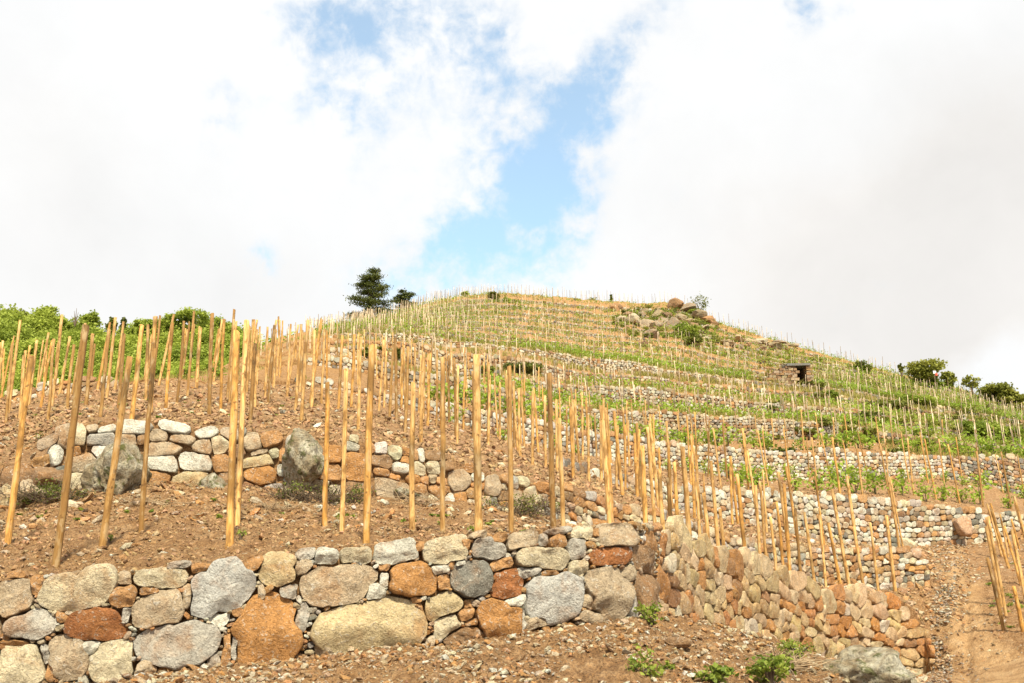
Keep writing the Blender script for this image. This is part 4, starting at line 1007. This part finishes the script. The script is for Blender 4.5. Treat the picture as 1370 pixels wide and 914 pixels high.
vine_rows('W3_top', 'W4_base', [.15, .3], 200, 330, 1.2, .1, 'beyond', 1.0)
vines.sort(key=lambda v: v[0][1])
ind = vines[:280]
VZ = {'abovetrack': 'above the wall behind the track', 'mid': 'at the foot of the long pale wall', 'vines3': 'on top of the long pale wall', 'beyond': 'just beyond the left crest'}
zg = {}
for v in ind: zg.setdefault(v[2], []).append(v)
for zn, L_ in zg.items():
    L_.sort(key=lambda v: PX(v[0])[0])
    for j, (p, s, z) in enumerate(L_):
        i = int(rng.integers(0, 6))
        root = link('vine_plant', None, loc=tuple(p)); root.rotation_euler = (0, 0, rng.uniform(0, 6.28)); root.scale = (s, s, s)
        link('leaves', vine_leaf_meshes[i], root); link('stem', vine_stem_meshes[i % 3], root)
        tag(root, 'young green vine, %s from the left %s' % (ordn(j+1), VZ[zn]), 'vine', 'young vine plants')
# far rows merge into one mass of green
cs = []
def vrow_pts(a, b_, ts, xa, xb, sp_, dens):
    out_ = []
    for t in ts:
        x = xa
        while x < xb:
            i = int((x+300)/2); d0 = (LN[a][i]*(1-t)+LN[b_][i]*t); d1 = (LN[a][min(i+2, NC-1)]*(1-t)+LN[b_][min(i+2, NC-1)]*t)
            x += sp_/max(np.linalg.norm((d1-d0)[:2])/4, 1e-3)*rng.uniform(.7, 1.3)
            if x >= xb: break
            if rng.random() < dens: out_.append(onstrip(a, b_, x, min(max(t+rng.normal(0, .04), .02), .98)))
    return out_
cs += vrow_pts('W4_top', 'W5_base', [.2, .3], 640, 1500, .6, .85)
cs += vrow_pts('W4_top', 'W5_base', [.8], 640, 1500, .8, .5)
cs += vrow_pts('W5_top', 'W6B_base', [.2, .3], 760, 1500, .6, .8)
cs += vrow_pts('W6_top', 'U1_base', [.15, .3, .5, .7], 690, 1500, .5, .85)
for i, (a, b_) in enumerate(zip(nmu, nmb)):
    if i == 0: cs += vrow_pts(a, b_, [.3, .6], 330, 690, .9, .45)
    else: cs += vrow_pts(a, b_, [.45], 420 if i > 2 else 520, 1450, .5, .8)
cs = np.array([c for c in cs if not hutzone(c)]); n = len(cs)
nl = 26; kk = np.repeat(np.arange(n), nl)
off = rng.normal(0, 1, (n*nl, 3))*np.array([.26, .26, .20])+np.array([0, 0, .36])
v, q, _ = leaves(n*nl, [(0, 0, 0)], (0, 0, 0), .095)
v = v.reshape(-1, 4, 3)+(cs[kk]+off)[:, None]
hue_ = np.clip(.55+.35*fbm(cs*.15, 3, 3), 0, 1)[kk]*.7+rng.uniform(0, .3, n*nl)
o = link('vine_rows', make_mesh('vine_rows', v.reshape(-1, 3), q, None, np.repeat(np.stack([hue_]*3, -1), 4, 0), (M_VINE,), smooth=False))
tag(o, 'distant bands of green vines along the upper terraces', 'vines', kind='stuff')
# grass tufts on the upper slopes
def tufts(name, label, regs, mat, hgt, wid, nb=5):
    pts = []; hh = []
    for (a, b_, xa, xb, n, thr) in regs:
        xi = rng.uniform(xa, xb, n); t = rng.uniform(0, 1, n); ii = (xi+300)/2; i0 = ii.astype(int)
        p = LN[a][i0]*(1-t[:, None])+LN[b_][i0]*t[:, None]
        keep = fbm(p*.22, 3, 77)+rng.normal(0, .12, n) > thr; p = p[keep]; p[:, 2] += disp(p); pts.append(p)
    p = np.concatenate(pts); n = len(p)
    kk = np.repeat(np.arange(n), nb); m = n*nb
    ang = rng.uniform(0, 6.28, m); ln = hgt*rng.uniform(.5, 1.3, m)*np.clip(p[kk, 1]/60, .5, 1.6); le = rng.normal(0, .35, (m, 2))*ln[:, None]
    b_ = p[kk]+np.stack([rng.normal(0, .08, m), rng.normal(0, .08, m), 0*ang-.03], -1)
    w = np.stack([np.cos(ang), np.sin(ang), 0*ang], -1)*wid*np.clip(p[kk, 1]/60, .5, 1.6)[:, None]
    tip = b_+np.stack([le[:, 0], le[:, 1], ln], -1); md = b_+(tip-b_)*.5+np.array([0, 0, .02])
    v = np.stack([b_-w, b_+w, md+w*.8, tip, md-w*.8], 1).reshape(-1, 3)
    k5 = np.arange(m)*5
    Q_ = np.stack([k5, k5+1, k5+2, k5+4], -1); T_ = np.stack([k5+4, k5+2, k5+3], -1)
    hue = np.clip(.5+.5*fbm(p*.3, 3, 9), 0, 1)[kk]*.6+rng.uniform(0, .4, m)
    o = link(name, make_mesh(name, v, Q_, T_, np.repeat(np.stack([hue]*3, -1), 5, 0), (mat,), smooth=False)); tag(o, label, 'grass', kind='stuff')
M_GRASS = leaf_material('grass_blade', (.14, .145, .025), (.46, .39, .11), .3)
regs = [('W3_top', 'W4_base', 1180, 1680, 1500, -.2), ('W4_top', 'W5_base', 500, 1680, 2000, 0.0), ('W5_top', 'W6B_base', 450, 1680, 2000, -.05), ('W6B_top', 'W6_base', 450, 1500, 1800, 0), ('W6_top', 'U1_base', 420, 1500, 1500, -.15)]
for i in range(1, NU): regs.append((nmu[i], nmb[i], 420, 1500, 550, .05))
regs += [('W3_top', 'W4_base', 100, 420, 500, -.1), ('U%d_base' % 3, 'U3_top', 1000, 1450, 200, -1)]
tufts('hillside_grass', 'yellow green grass between the upper terrace walls', regs, M_GRASS, .32, .03)

def scrub_mass(name, label, spots, mat, leaf, seed, per=60):
    r_ = np.random.default_rng(seed); Vs = []; Qs = []; Hs = []; nn_ = 0
    for (x, y, w, h) in spots:
        q_ = hit(x, y)
        if q_ is None or hutzone(q_): continue
        s_ = q_[1]/FPX; m_ = int(per*w*h/50)+20
        v, q, k = leaves(m_, [(0, 0, h*s_*.35)], (w*s_*.3, w*s_*.3, h*s_*.25), leaf, r_)
        Vs.append(v+q_); Qs.append(q+nn_); nn_ += len(v); Hs.append(np.repeat(np.clip(r_.uniform(0, .6)+r_.uniform(0, .4, m_), 0, 1), 4))
    H_ = np.concatenate(Hs)
    o = link(name, make_mesh(name, np.concatenate(Vs), np.concatenate(Qs), None, np.stack([H_]*3, -1), (mat,), smooth=False)); tag(o, label, 'scrub', kind='stuff')
def bush(x, y, w, h, label, mat=M_BROAD, d=None, n=900, name='shrub', leaf=.1, group=None, seed=0, cat='shrub', stems=True):
    p = hit(x, y) if d is None else P(x, y, d)
    if p is None: return
    d = p[1]; sx = w*d/FPX/2; sz = h*d/FPX
    r_ = np.random.default_rng(seed)
    root = link(name, None, loc=tuple(p))
    m = 16; u = r_.normal(0, 1, (m, 3)); u /= np.linalg.norm(u, axis=1)[:, None]
    c = u*r_.uniform(.35, .92, m)[:, None]*np.array([sx, sx*.8, sz*.5])+np.array([0, 0, sz*.52])
    v, q, k = leaves(n, c, (sx*.17, sx*.17, sz*.10), leaf, r_)
    v[:, 2] = np.maximum(v[:, 2], -.05)
    cl_ = r_.uniform(0, 1, m)
    hue = np.clip(cl_[k]*.6+r_.uniform(0, .4, n), 0, 1)
    link('foliage', make_mesh('foliage', v, q, None, np.repeat(np.stack([hue]*3, -1), 4, 0), (mat,), smooth=False), root)
    bf = Buf()
    for i in range(7):
        e = c[i]; bf.tube([np.array([0, 0, -.1]), e*np.array([.35, .35, .5]), e], [sx*.04+.008, sx*.03+.005, .004], 5)
    link('stem', bf.mesh('stem', (M_BARK,)), root)
    tag(root, label, cat, group); return root
bush(702, 501, 58, 17, 'large dark green bush against the lower merging wall', M_DARKLEAF, n=2600, leaf=.10, seed=1)
bush(652, 503, 26, 12, 'low dark bush left of the big bush under the merging wall', M_DARKLEAF, n=900, leaf=.10, seed=2)
bush(490, 480, 12, 14, 'small dark bush half hidden by stakes, leftmost of the mid slope', M_DARKLEAF, n=500, seed=3)
bush(532, 482, 12, 14, 'dark bush between the stakes right of the leftmost one', M_DARKLEAF, n=500, seed=4)
bush(510, 470, 9, 6, 'tiny dark bush between two larger dark bushes on the mid slope', M_DARKLEAF, n=300, seed=5)
bush(660, 402, 20, 12, 'olive bush on the skyline above the highest terraces', M_DARKLEAF, n=900, leaf=.16, seed=6)
bush(678, 405, 22, 8, 'green bush right of the brown skyline rock', M_BROAD, n=700, leaf=.16, seed=7)
bush(622, 396, 14, 7, 'small green bush at the left of the hilltop', M_BROAD, n=400, leaf=.16, seed=8)
bush(818, 403, 6, 10, 'tiny tree like bush alone on the hilltop', M_DARKLEAF, n=200, leaf=.16, seed=9)
bush(918, 453, 42, 22, 'bright green bush below the rock outcrop', M_BROAD, n=2200, leaf=.14, seed=10)
bush(930, 462, 30, 16, 'darker green bush at the right foot of the bright bush', M_DARKLEAF, n=1200, leaf=.14, seed=11)
bush(928, 420, 18, 8, 'round moss green bush on the outcrop', M_BROAD, n=700, leaf=.12, seed=12)
bush(882, 434, 12, 10, 'small bush in a crack of the outcrop', M_BROAD, n=400, leaf=.12, seed=13)
bush(868, 452, 14, 7, 'dark bush under the pale outcrop slab', M_DARKLEAF, n=400, leaf=.12, seed=14)
bush(838, 421, 14, 8, 'dark bush left of the outcrop', M_DARKLEAF, n=400, leaf=.14, seed=15)
bush(936, 418, 34, 26, 'wispy shrub with bare twigs on the skyline behind the outcrop', M_DARKLEAF, n=420, leaf=.12, seed=16)
bush(1112, 534, 26, 10, 'green bush left below the bare earth streak', M_BROAD, n=800, leaf=.12, seed=20)
bush(1228, 545, 66, 16, 'wide bright bush in the grassy hollow at the right', M_BROAD, n=2600, leaf=.12, seed=21)
bush(1200, 548, 40, 12, 'dark low bush left of the wide bright bush', M_DARKLEAF, n=1200, leaf=.12, seed=22)
bush(1314, 588, 66, 24, 'broad light green bush on the right slope', M_BROAD, n=3200, leaf=.11, seed=23)
bush(1345, 584, 40, 12, 'smaller light green bush at the right edge', M_BROAD, n=1200, leaf=.11, seed=24)
bush(1250, 519, 22, 9, 'round light bush in front of the skyline tree', M_BROAD, n=700, leaf=.13, seed=25)
bush(1148, 497, 26, 12, 'olive bush on the right skyline', M_DARKLEAF, n=800, leaf=.14, seed=26)
bush(1160, 500, 14, 12, 'darker bush just right of the olive skyline bush', M_DARKLEAF, n=500, leaf=.14, seed=27)
bush(1236, 600, 18, 14, 'rounded green bush on the terrace left of the broad bush', M_BROAD, n=800, leaf=.10, seed=28)
bush(1135, 588, 18, 8, 'small green bush above the long pale wall', M_BROAD, n=600, leaf=.09, seed=29)
bush(1178, 572, 9, 7, 'little dark green bush among the leaning stakes', M_BROAD, n=300, leaf=.09, seed=30)
bush(1310, 546, 40, 8, 'low green scrub under the small bare tree', M_BROAD, n=900, leaf=.13, seed=31)
bush(1090, 519, 26, 8, 'low green scrub right below the hut', M_DARKLEAF, n=700, leaf=.12, seed=32)
bush(1205, 523, 30, 7, 'grassy scrub below the red and white sign', M_BROAD, n=700, leaf=.12, seed=33)
r_ = np.random.default_rng(5)
sp1 = [(r_.uniform(820, 958), 0, r_.uniform(5, 14), r_.uniform(4, 8)) for i in range(130)]
sp1 = [(x, np.interp(x, [820, 905, 955], [416, 418, 440])+r_.uniform(-6, 34), w, h) for x, y, w, h in sp1]
sp1 += [(x, np.interp(x, [950, 1250], [448, 520])+r_.uniform(0, 26), w, h) for x, w, h in zip(r_.uniform(950, 1250, 60), r_.uniform(6, 22, 60), r_.uniform(3, 6, 60))]
sp1 += [(x, y, w, h) for x, y, w, h in zip(r_.uniform(1130, 1369, 70), r_.uniform(535, 600, 70), r_.uniform(8, 30, 70), r_.uniform(3, 7, 70))]
sp1 += [(x, y, w, h) for x, y, w, h in zip(r_.uniform(640, 830, 12), r_.uniform(398, 420, 12), r_.uniform(8, 20, 12), r_.uniform(2, 4, 12))]
scrub_mass('slope_scrub', 'low green scrub growing over the right slope and around the crags', sp1, M_OLIVE, .13, 9)
sp2 = [(x, y, w, h) for x, y, w, h in zip(r_.uniform(1000, 1369, 50), r_.uniform(530, 610, 50), r_.uniform(8, 26, 50), r_.uniform(3, 6, 50))]
sp2 += [(x, np.interp(x, [820, 905, 955], [416, 418, 440])+r_.uniform(-4, 34), r_.uniform(5, 12), r_.uniform(3, 6)) for x in r_.uniform(820, 958, 40)]
scrub_mass('dark_scrub', 'darker olive scrub over the right slope and the crags', sp2, M_DARKLEAF, .12, 10)
sp3 = [(x, y, w, h) for x, y, w, h in zip(r_.uniform(1300, 1369, 26), r_.uniform(745, 860, 26), r_.uniform(4, 9, 26), r_.uniform(2, 5, 26)) if x > np.interp(y, [745, 800, 860], [1306, 1318, 1350])]
sp3 += [(x, np.interp(x, [60, 330, 470, 700, 860], [688, 682, 690, 715, 735])+r_.uniform(-14, 10), r_.uniform(3, 8), r_.uniform(2, 4)) for x in r_.uniform(20, 780, 34)]
sp3 += [(x, y, w, h) for x, y, w, h in zip(r_.uniform(0, 700, 26), r_.uniform(520, 560, 26), r_.uniform(3, 6, 26), r_.uniform(2, 4, 26))]
scrub_mass('soil_weeds', 'sparse small weeds coming up through the ploughed soil', sp3, M_WEED, .022, 11, per=26)
# foreground weeds
bush(872, 842, 44, 40, 'tall thin weed at the bend of the nearest wall', M_WEED, n=150, leaf=.022, seed=50, name='weed', cat='weed', d=9.0)
bush(866, 922, 50, 50, 'yellow green weed at the bottom edge left of the leafy patch', M_WEED, n=260, leaf=.020, seed=51, name='weed', cat='weed', d=7.6)
bush(960, 916, 56, 22, 'dark leafy weed patch at the bottom edge', M_WEED, n=220, leaf=.026, seed=52, name='weed', cat='weed', d=7.7)
bush(1030, 914, 70, 34, 'leafy green weed left of the lichened foreground rock', M_WEED, n=420, leaf=.024, seed=53, name='weed', cat='weed', d=8.0)
bush(1068, 884, 62, 26, 'yellow moss like plant on the mound crest', M_WEED, n=700, leaf=.012, seed=54, name='weed', cat='weed', d=9.0)
bush(895, 905, 20, 18, 'small sprig between the bottom edge weeds', M_WEED, n=50, leaf=.022, seed=55, name='weed', cat='weed', d=7.8)
bush(776, 892, 16, 10, 'tiny sprout on the rubble below the round grey stone', M_WEED, n=24, leaf=.018, seed=56, name='weed', cat='weed', d=8.1)
for i, (x, y, lab) in enumerate([(146, 727, 'sprout at the foot of the second stake from the left'), (322, 722, 'sprout beside the foot of the thick front stake'), (590, 706, 'sprout behind the stake left of the pale front stake'), (632, 716, 'sprout at the foot of the pale knotted stake'), (52, 590, 'tiny sprout on the ploughed soil at the left'), (165, 548, 'tiny sprout near the left crest'), (455, 700, 'sprout between two front stakes by the scrub')]):
    bush(x, y, 14, 12, lab, M_WEED, n=26, leaf=.018, seed=60+i, name='weed', cat='weed')
def scrub(x, y, w, h, d, label, seed, green=True, n=90):
    p = P(x, y, d); z = zat(p[0], p[1]); p[2] = z if z is not None else p[2]
    r_ = np.random.default_rng(seed); root = link('dry_scrub', None, loc=tuple(p)); sx = w*d/FPX/2; sz = h*d/FPX
    bf = Buf()
    for i in range(n):
        a0 = np.array([r_.uniform(-sx, sx), r_.uniform(-.2, .2), r_.uniform(-.02, sz*.3)]); e = a0+np.array([r_.normal(0, .22), r_.normal(-.05, .12), r_.uniform(-.02, sz)])
        m_ = (a0+e)/2+r_.normal(0, .05, 3); bf.tube([a0, m_, e], [.005, .004, .002], 4, cap=False)
    link('twigs', bf.mesh('twigs', (M_DRY if seed % 2 else M_BARK,)), root)
    if green:
        cc = r_.uniform((-sx, -.15, 0), (sx, .15, sz*.8), (12, 3)); v, q, k = leaves(n*5, cc, (.08, .06, .05), .018, r_)
        hue = r_.uniform(0, .8, n*5); link('foliage', make_mesh('foliage', v, q, None, np.repeat(np.stack([hue]*3, -1), 4, 0), (M_DARKLEAF,), smooth=False), root)
    tag(root, label, 'dry scrub')
scrub(60, 676, 90, 26, 13.0, 'tangle of grey dead twigs and dark growth under the left end of the second wall', 70, True, 160)
scrub(200, 690, 60, 14, 12.6, 'sparse dead twigs on the bank right of the mossy boulder', 71, False, 50)
scrub(425, 685, 110, 26, 13.4, 'dark green and brown scrub below the tall lichened boulder', 72, True, 220)
scrub(375, 692, 34, 12, 12.8, 'reddish dead roots hanging on the bank left of the scrub', 73, False, 60)
scrub(700, 690, 110, 26, 15.0, 'brown scrub on the bank below the second wall behind the middle stakes', 74, True, 160)
scrub(1046, 880, 26, 16, 8.8, 'brown root ball on the foreground mound', 75, False, 120)
scrub(560, 680, 60, 16, 14.0, 'thin dry twigs below the second wall between stakes', 77, False, 60)
# dead sticks leaning in front of the big dark bush
p = hit(705, 520)
if p is not None:
    bf = Buf(); s = p[1]/FPX
    bf.tube([np.array([0, 0, 0]), np.array([-9*s, 0, 14*s])], [.05, .03], 6); bf.tube([np.array([2*s, 0, 0]), np.array([7*s, 0, 12*s])], [.05, .03], 6); bf.tube([np.array([-2*s, .1, 0]), np.array([-4*s, .1, 20*s])], [.04, .03], 6)
    tag(link('dead_branches', bf.mesh('dead_branches', (M_DRY,)), loc=tuple(p)), 'forked dead sticks standing before the large dark green bush', 'dead branches')

# ------------------------------------------------------------------ trees
def tree(name, loc, H, Wd, label, mat, seed, n=2600, leaf=.28, group=None, trunk=.12, m=26, zlo=.25, cat='tree', hadd=.15):
    root = link(name, None, loc=tuple(loc)); r_ = np.random.default_rng(seed)
    u = r_.normal(0, 1, (m, 3)); u /= np.linalg.norm(u, axis=1)[:, None]
    c = u*(r_.uniform(.2, 1, m)**.5)[:, None]*np.array([Wd/2*.82, Wd/2*.82, H*(1-zlo)/2*.86])+np.array([0, 0, H*(zlo+(1-zlo)/2)])
    v, q, k = leaves(n, c, (Wd*.085, Wd*.085, H*.05), leaf, r_)
    hue = np.clip(r_.uniform(0, 1, m)[k]*.5+r_.uniform(0, .4, n)+hadd, 0, 1)
    crown = make_mesh('crown', v, q, None, np.repeat(np.stack([hue]*3, -1), 4, 0), (mat,), smooth=False)
    bf = Buf(); bf.tube([np.array([0, 0, -.5]), np.array([.1, 0, H*.35]), np.array([-.1, .1, H*.75])], [trunk*1.2, trunk, trunk*.35], 8)
    for i in range(10):
        e = c[i]; s0_ = np.array([0, 0, H*r_.uniform(.2, .5)]); bf.tube([s0_, (s0_+e)/2+np.array([0, 0, .2]), e], [trunk*.5, trunk*.35, trunk*.12], 5)
    tm = bf.mesh('trunk', (M_BARK,))
    link('crown', crown, root); link('trunk', tm, root); tag(root, label, cat, group)
    return root, crown, tm
def pine(loc, H, Wd, label, seed, n=3600):
    root = link('pine_tree', None, loc=tuple(loc)); r_ = np.random.default_rng(seed)
    bf = Buf(); bf.tube([np.array([0, 0, -1]), np.array([.1, 0, H*.4]), np.array([.25, 0, H*.8]), np.array([.3, 0, H*.95])], [.2, .16, .08, .03], 8)
    cs = []; zs = np.concatenate([np.linspace(.14, .9, 11), [.97]])
    for z in zs:
        wd = Wd/2*np.interp(z, [0, .15, .45, .75, .9, 1], [.95, 1, .95, .72, .5, .22])
        for j in range(4 if z < .9 else 2):
            an = r_.uniform(0, 6.28); rr = wd*r_.uniform(.45, 1.1); e = np.array([math.cos(an)*rr+.15, math.sin(an)*rr, H*(z+r_.normal(0, .025))])
            bf.tube([np.array([.15, 0, H*z*.93]), np.array([e[0]*.55, e[1]*.55, H*z*.96]), e], [.06, .04, .02], 4)
            for t_ in (.5, .75, 1.0): cs.append(e*np.array([t_, t_, 1])+r_.normal(0, .06, 3)+np.array([0, 0, .1]))
    v, q, k = leaves(n, cs, (Wd*.062, Wd*.062, H*.022), .13, r_, up=.9, asp=.5)
    hue = np.clip(r_.uniform(0, 1, len(cs))[k]*.5+r_.uniform(0, .5, n), 0, 1)
    link('crown', make_mesh('crown', v, q, None, np.repeat(np.stack([hue]*3, -1), 4, 0), (M_PINE,), smooth=False), root)
    link('trunk', bf.mesh('trunk', (M_BARK,)), root); tag(root, label, 'tree', 'pines behind the hill')
s = 112/FPX
p = P(493, 430, 112); pine(p, 74*s, 62*s, 'tall dark pine with layered branches on the left shoulder of the hill', 4, 11000)
p = P(540, 418, 124); s = 124/FPX; pine(p, 30*s, 40*s, 'smaller dark pine just right of the tall pine', 6, 4500)
def skytree(x, y, w, h, d, *a_, **k_):
    p = P(x, y, d); s = d/FPX; return tree(k_.pop('name', 'broadleaf_tree'), p, h*s, w*s, *a_, **k_)
skytree(1241, 518, 52, 40, 113, 'round dense tree with olive leaves on the right skyline', M_OLIVE, 31, n=5200, leaf=.17, zlo=.1, m=34)
skytree(1270, 522, 22, 26, 114, 'small dark tree touching the right side of the round skyline tree', M_OLIVE, 35, n=1200, leaf=.17, zlo=.1)
skytree(1300, 528, 26, 26, 113, 'thin sparse tree between the two denser trees at the right', M_OLIVE, 32, n=420, leaf=.16, zlo=.3)
skytree(1334, 550, 48, 40, 108, 'olive green tree near the right edge of the skyline', M_OLIVE, 33, n=4200, leaf=.17, zlo=.1, m=30)
skytree(1358, 554, 34, 30, 107, 'lower tree merging with the right edge skyline tree', M_OLIVE, 34, n=2200, leaf=.17, zlo=.1)
skytree(1206, 500, 9, 14, 116, 'tiny conifer left of the round skyline tree', M_DARKLEAF, 36, n=240, leaf=.15, zlo=.1)
skytree(447, 442, 22, 8, 106, 'pale bush top peeping over the crest left of the pines', M_BROAD, 37, n=300, leaf=.15, zlo=.1)
# woodland
WT = [(-6, 402, 46, 44, 'dense tree at the far left edge of the wood'), (20, 408, 34, 34, 'dark tree second from the left edge of the wood'), (60, 400, 32, 46, 'tall open crowned tree standing above the wood'),
      (80, 420, 34, 28, 'rounded tree at the right shoulder of the tall open one'), (38, 420, 34, 26, 'rounded tree left below the tall open one'), (119, 414, 26, 22, 'bright domed tree alone on the wood skyline'),
      (149, 424, 16, 18, 'small pointed tree right of the domed tree'), (192, 422, 26, 22, 'tree at the left of the rounded wood hump'), (212, 420, 26, 22, 'second tree of the rounded wood hump'),
      (232, 414, 30, 26, 'domed tree left of the highest tree on the hump'), (262, 408, 50, 32, 'highest broad tree on the wood hump'), (290, 420, 34, 26, 'tree falling away right of the highest hump tree'), (310, 432, 34, 24, 'low tree at the right end of the wood')]
for i, (x, yt, w, h, lab) in enumerate(WT):
    d = 182; p = P(x, yt+h, d); s = d/FPX
    if i != 6: tree('broadleaf_tree', p-np.array([0, 0, 2.]), h*s+2.0, w*s*1.1, lab, M_BROAD if i not in (1, 6) else M_DARKLEAF, 200+i, n=2400, leaf=.27, hadd=.35, group='trees on the wood skyline', zlo=.15)
    else: tree('broadleaf_tree', p-np.array([0, 0, 2.]), h*s+2.0, w*s, lab, M_DARKLEAF, 200+i, n=700, leaf=.32, group='trees on the wood skyline')
p = P(164, 442, 178); s = 178/FPX; tree('conifer_tree', p, 20*s, 9*s, 'little dark conifer in the dip of the wood skyline', M_PINE, 240, n=600, leaf=.2, zlo=.05, group='trees on the wood skyline')
bf = Buf(); p = P(100, 436, 180); s = 180/FPX
for e in [(-3, 22), (0, 26), (3, 20), (-6, 15), (5, 13)]: bf.tube([np.array([0, 0, 0]), np.array([e[0]*s*.4, 0, e[1]*s*.5]), np.array([e[0]*s, 0, e[1]*s])], [.12, .08, .03], 5)
tag(link('bare_tree', bf.mesh('bare_tree', (M_BARK,)), loc=tuple(p)), 'leafless grey tree left of the domed tree', 'tree')
VW = []; QW = []; CW = []; nn = 0
protos = []
for sd in range(5):
    r_ = np.random.default_rng(300+sd); m = 24
    u = r_.normal(0, 1, (m, 3)); u /= np.linalg.norm(u, axis=1)[:, None]; u[:, 2] = np.abs(u[:, 2])*.9-.15
    c = u*r_.uniform(.6, 1, m)[:, None]*np.array([2.6, 2.6, 2.9])+np.array([0, 0, 2.4])
    v, q, k = leaves(1500, c, (.75, .75, .5), .25, r_); hue = r_.uniform(0, 1, m)[k]*.5+r_.uniform(.05, .45, 1500)
    protos.append((v, q, np.repeat(hue, 4)))
cnt = 0
for Yd in np.arange(104, 186, 4.2):
    for Xp in np.arange(-60, 420, 4.3*FPX/Yd):
        X = (Xp+rng.uniform(-12, 12)-CX)/FPX*Yd*1.03; Yy = Yd+rng.uniform(-2, 2)
        z = float(hillz(np.array(X), np.array(Yy)))
        v, q, h = protos[int(rng.integers(0, 5))]; sc_ = rng.uniform(.75, 1.25); an = rng.uniform(0, 6.28)
        R_ = np.array([[math.cos(an), -math.sin(an), 0], [math.sin(an), math.cos(an), 0], [0, 0, 1]])
        VW.append((v@R_.T)*sc_+np.array([X, Yy, z-.5])); QW.append(q+nn); nn += len(v); CW.append(np.clip(h+rng.uniform(-.2, .45), 0, 1)); cnt += 1
CW = np.concatenate(CW)
o = link('woodland', make_mesh('woodland', np.concatenate(VW), np.concatenate(QW), None, np.stack([CW]*3, -1), (M_BROAD,), smooth=False))
tag(o, 'fresh green deciduous wood covering the hill at the left', 'woodland', kind='stuff')

# ------------------------------------------------------------------ hut and sign
def boxv(c, sx, sy, sz, jit=0.):
    v = np.array([[x, y, z] for z in (-1, 1) for y in (-1, 1) for x in (-1, 1)], float)*np.array([sx, sy, sz])/2+np.array(c)
    if jit: v = v+rng.normal(0, jit, v.shape)
    return v, [(0, 2, 3, 1), (4, 5, 7, 6), (0, 1, 5, 4), (2, 6, 7, 3), (0, 4, 6, 2), (1, 3, 7, 5)]
p = hit(1064, 511)
if p is not None:
    p = P(1064, 509, p[1]-3.5)
    s = p[1]/FPX; root = link('stone_hut', None, loc=tuple(p)); tag(root, 'small dry stone hut with a dark doorway under a slab roof on the upper terraces', 'hut')
    def stonewall(name, x0, x1, z1fun, y, depth):
        bf = Buf(); z = -1.6
        while z < 22*s:
            h = .24*rng.uniform(.8, 1.2); x = x0
            while x < x1:
                w = .42*rng.uniform(.7, 1.4)
                if z+h*.5 < z1fun(x+w/2):
                    v, q = boxv((x+w/2, y+rng.normal(0, .03), z+h/2), w*.93, depth, h*.9, .02); bf.add(v, q, None, pick_col(1, {'t': 2, 'o': .6, 'T': 1, 'b': 2})[0]*.75)
                x += w
            z += h
        link(name, bf.mesh(name, (M_STONE,), smooth=False), root)
    stonewall('side_wall', -44*s, 0*s, lambda x: np.interp(x/s, [-44, -28, -12, 0], [2, 10, 17, 19])*s, 0, .7)
    stonewall('side_wall', 14.5*s, 20*s, lambda x: 18*s, 0, .7)
    for xx_ in (-1.5*s, 16*s):
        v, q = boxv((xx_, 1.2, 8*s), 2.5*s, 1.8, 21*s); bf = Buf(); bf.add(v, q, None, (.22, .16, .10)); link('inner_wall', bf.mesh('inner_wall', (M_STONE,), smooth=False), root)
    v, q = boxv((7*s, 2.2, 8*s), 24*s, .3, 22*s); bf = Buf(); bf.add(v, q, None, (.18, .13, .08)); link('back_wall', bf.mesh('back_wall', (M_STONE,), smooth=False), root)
    v, q = boxv((4*s, 1.0, 20*s), 32*s, 3.0, 2.0*s, .03); bf = Buf(); bf.add(v, q, None, (.17, .17, .16)); link('roof_slab', bf.mesh('roof_slab', (M_STONE,), smooth=False), root)
p = P(1252, 519, 104)
z = zat(p[0], p[1]); s = 104/FPX
if z is not None:
    root = link('sign', None, loc=(p[0], p[1], z)); zt = P(1252, 497, 104)[2]-z
    bf = Buf(); bf.tube([np.array([0, 0, -.2]), np.array([0, 0, zt])], [.05, .05], 8); link('post', bf.mesh('post', (M_BARK,)), root)
    v, q = boxv((0, -.08, zt-2*s), 4*s, .05, 4*s); bf = Buf(); bf.add(v, q); link('panel', bf.mesh('panel', (M_WHITE,), smooth=False), root)
    v, q = boxv((2.2*s, -.09, zt-5*s), 3*s, .05, 3.5*s); bf = Buf(); bf.add(v, q); link('lower_panel', bf.mesh('lower_panel', (M_RED,), smooth=False), root)
    tag(root, 'small white and red sign on a post in front of the round skyline tree', 'sign')
print('stakes', len(stakes), 'vines', len(ind), 'far vines', n, 'wood', cnt, 'stone verts', sum(len(m.vertices) for m in bpy.data.meshes))
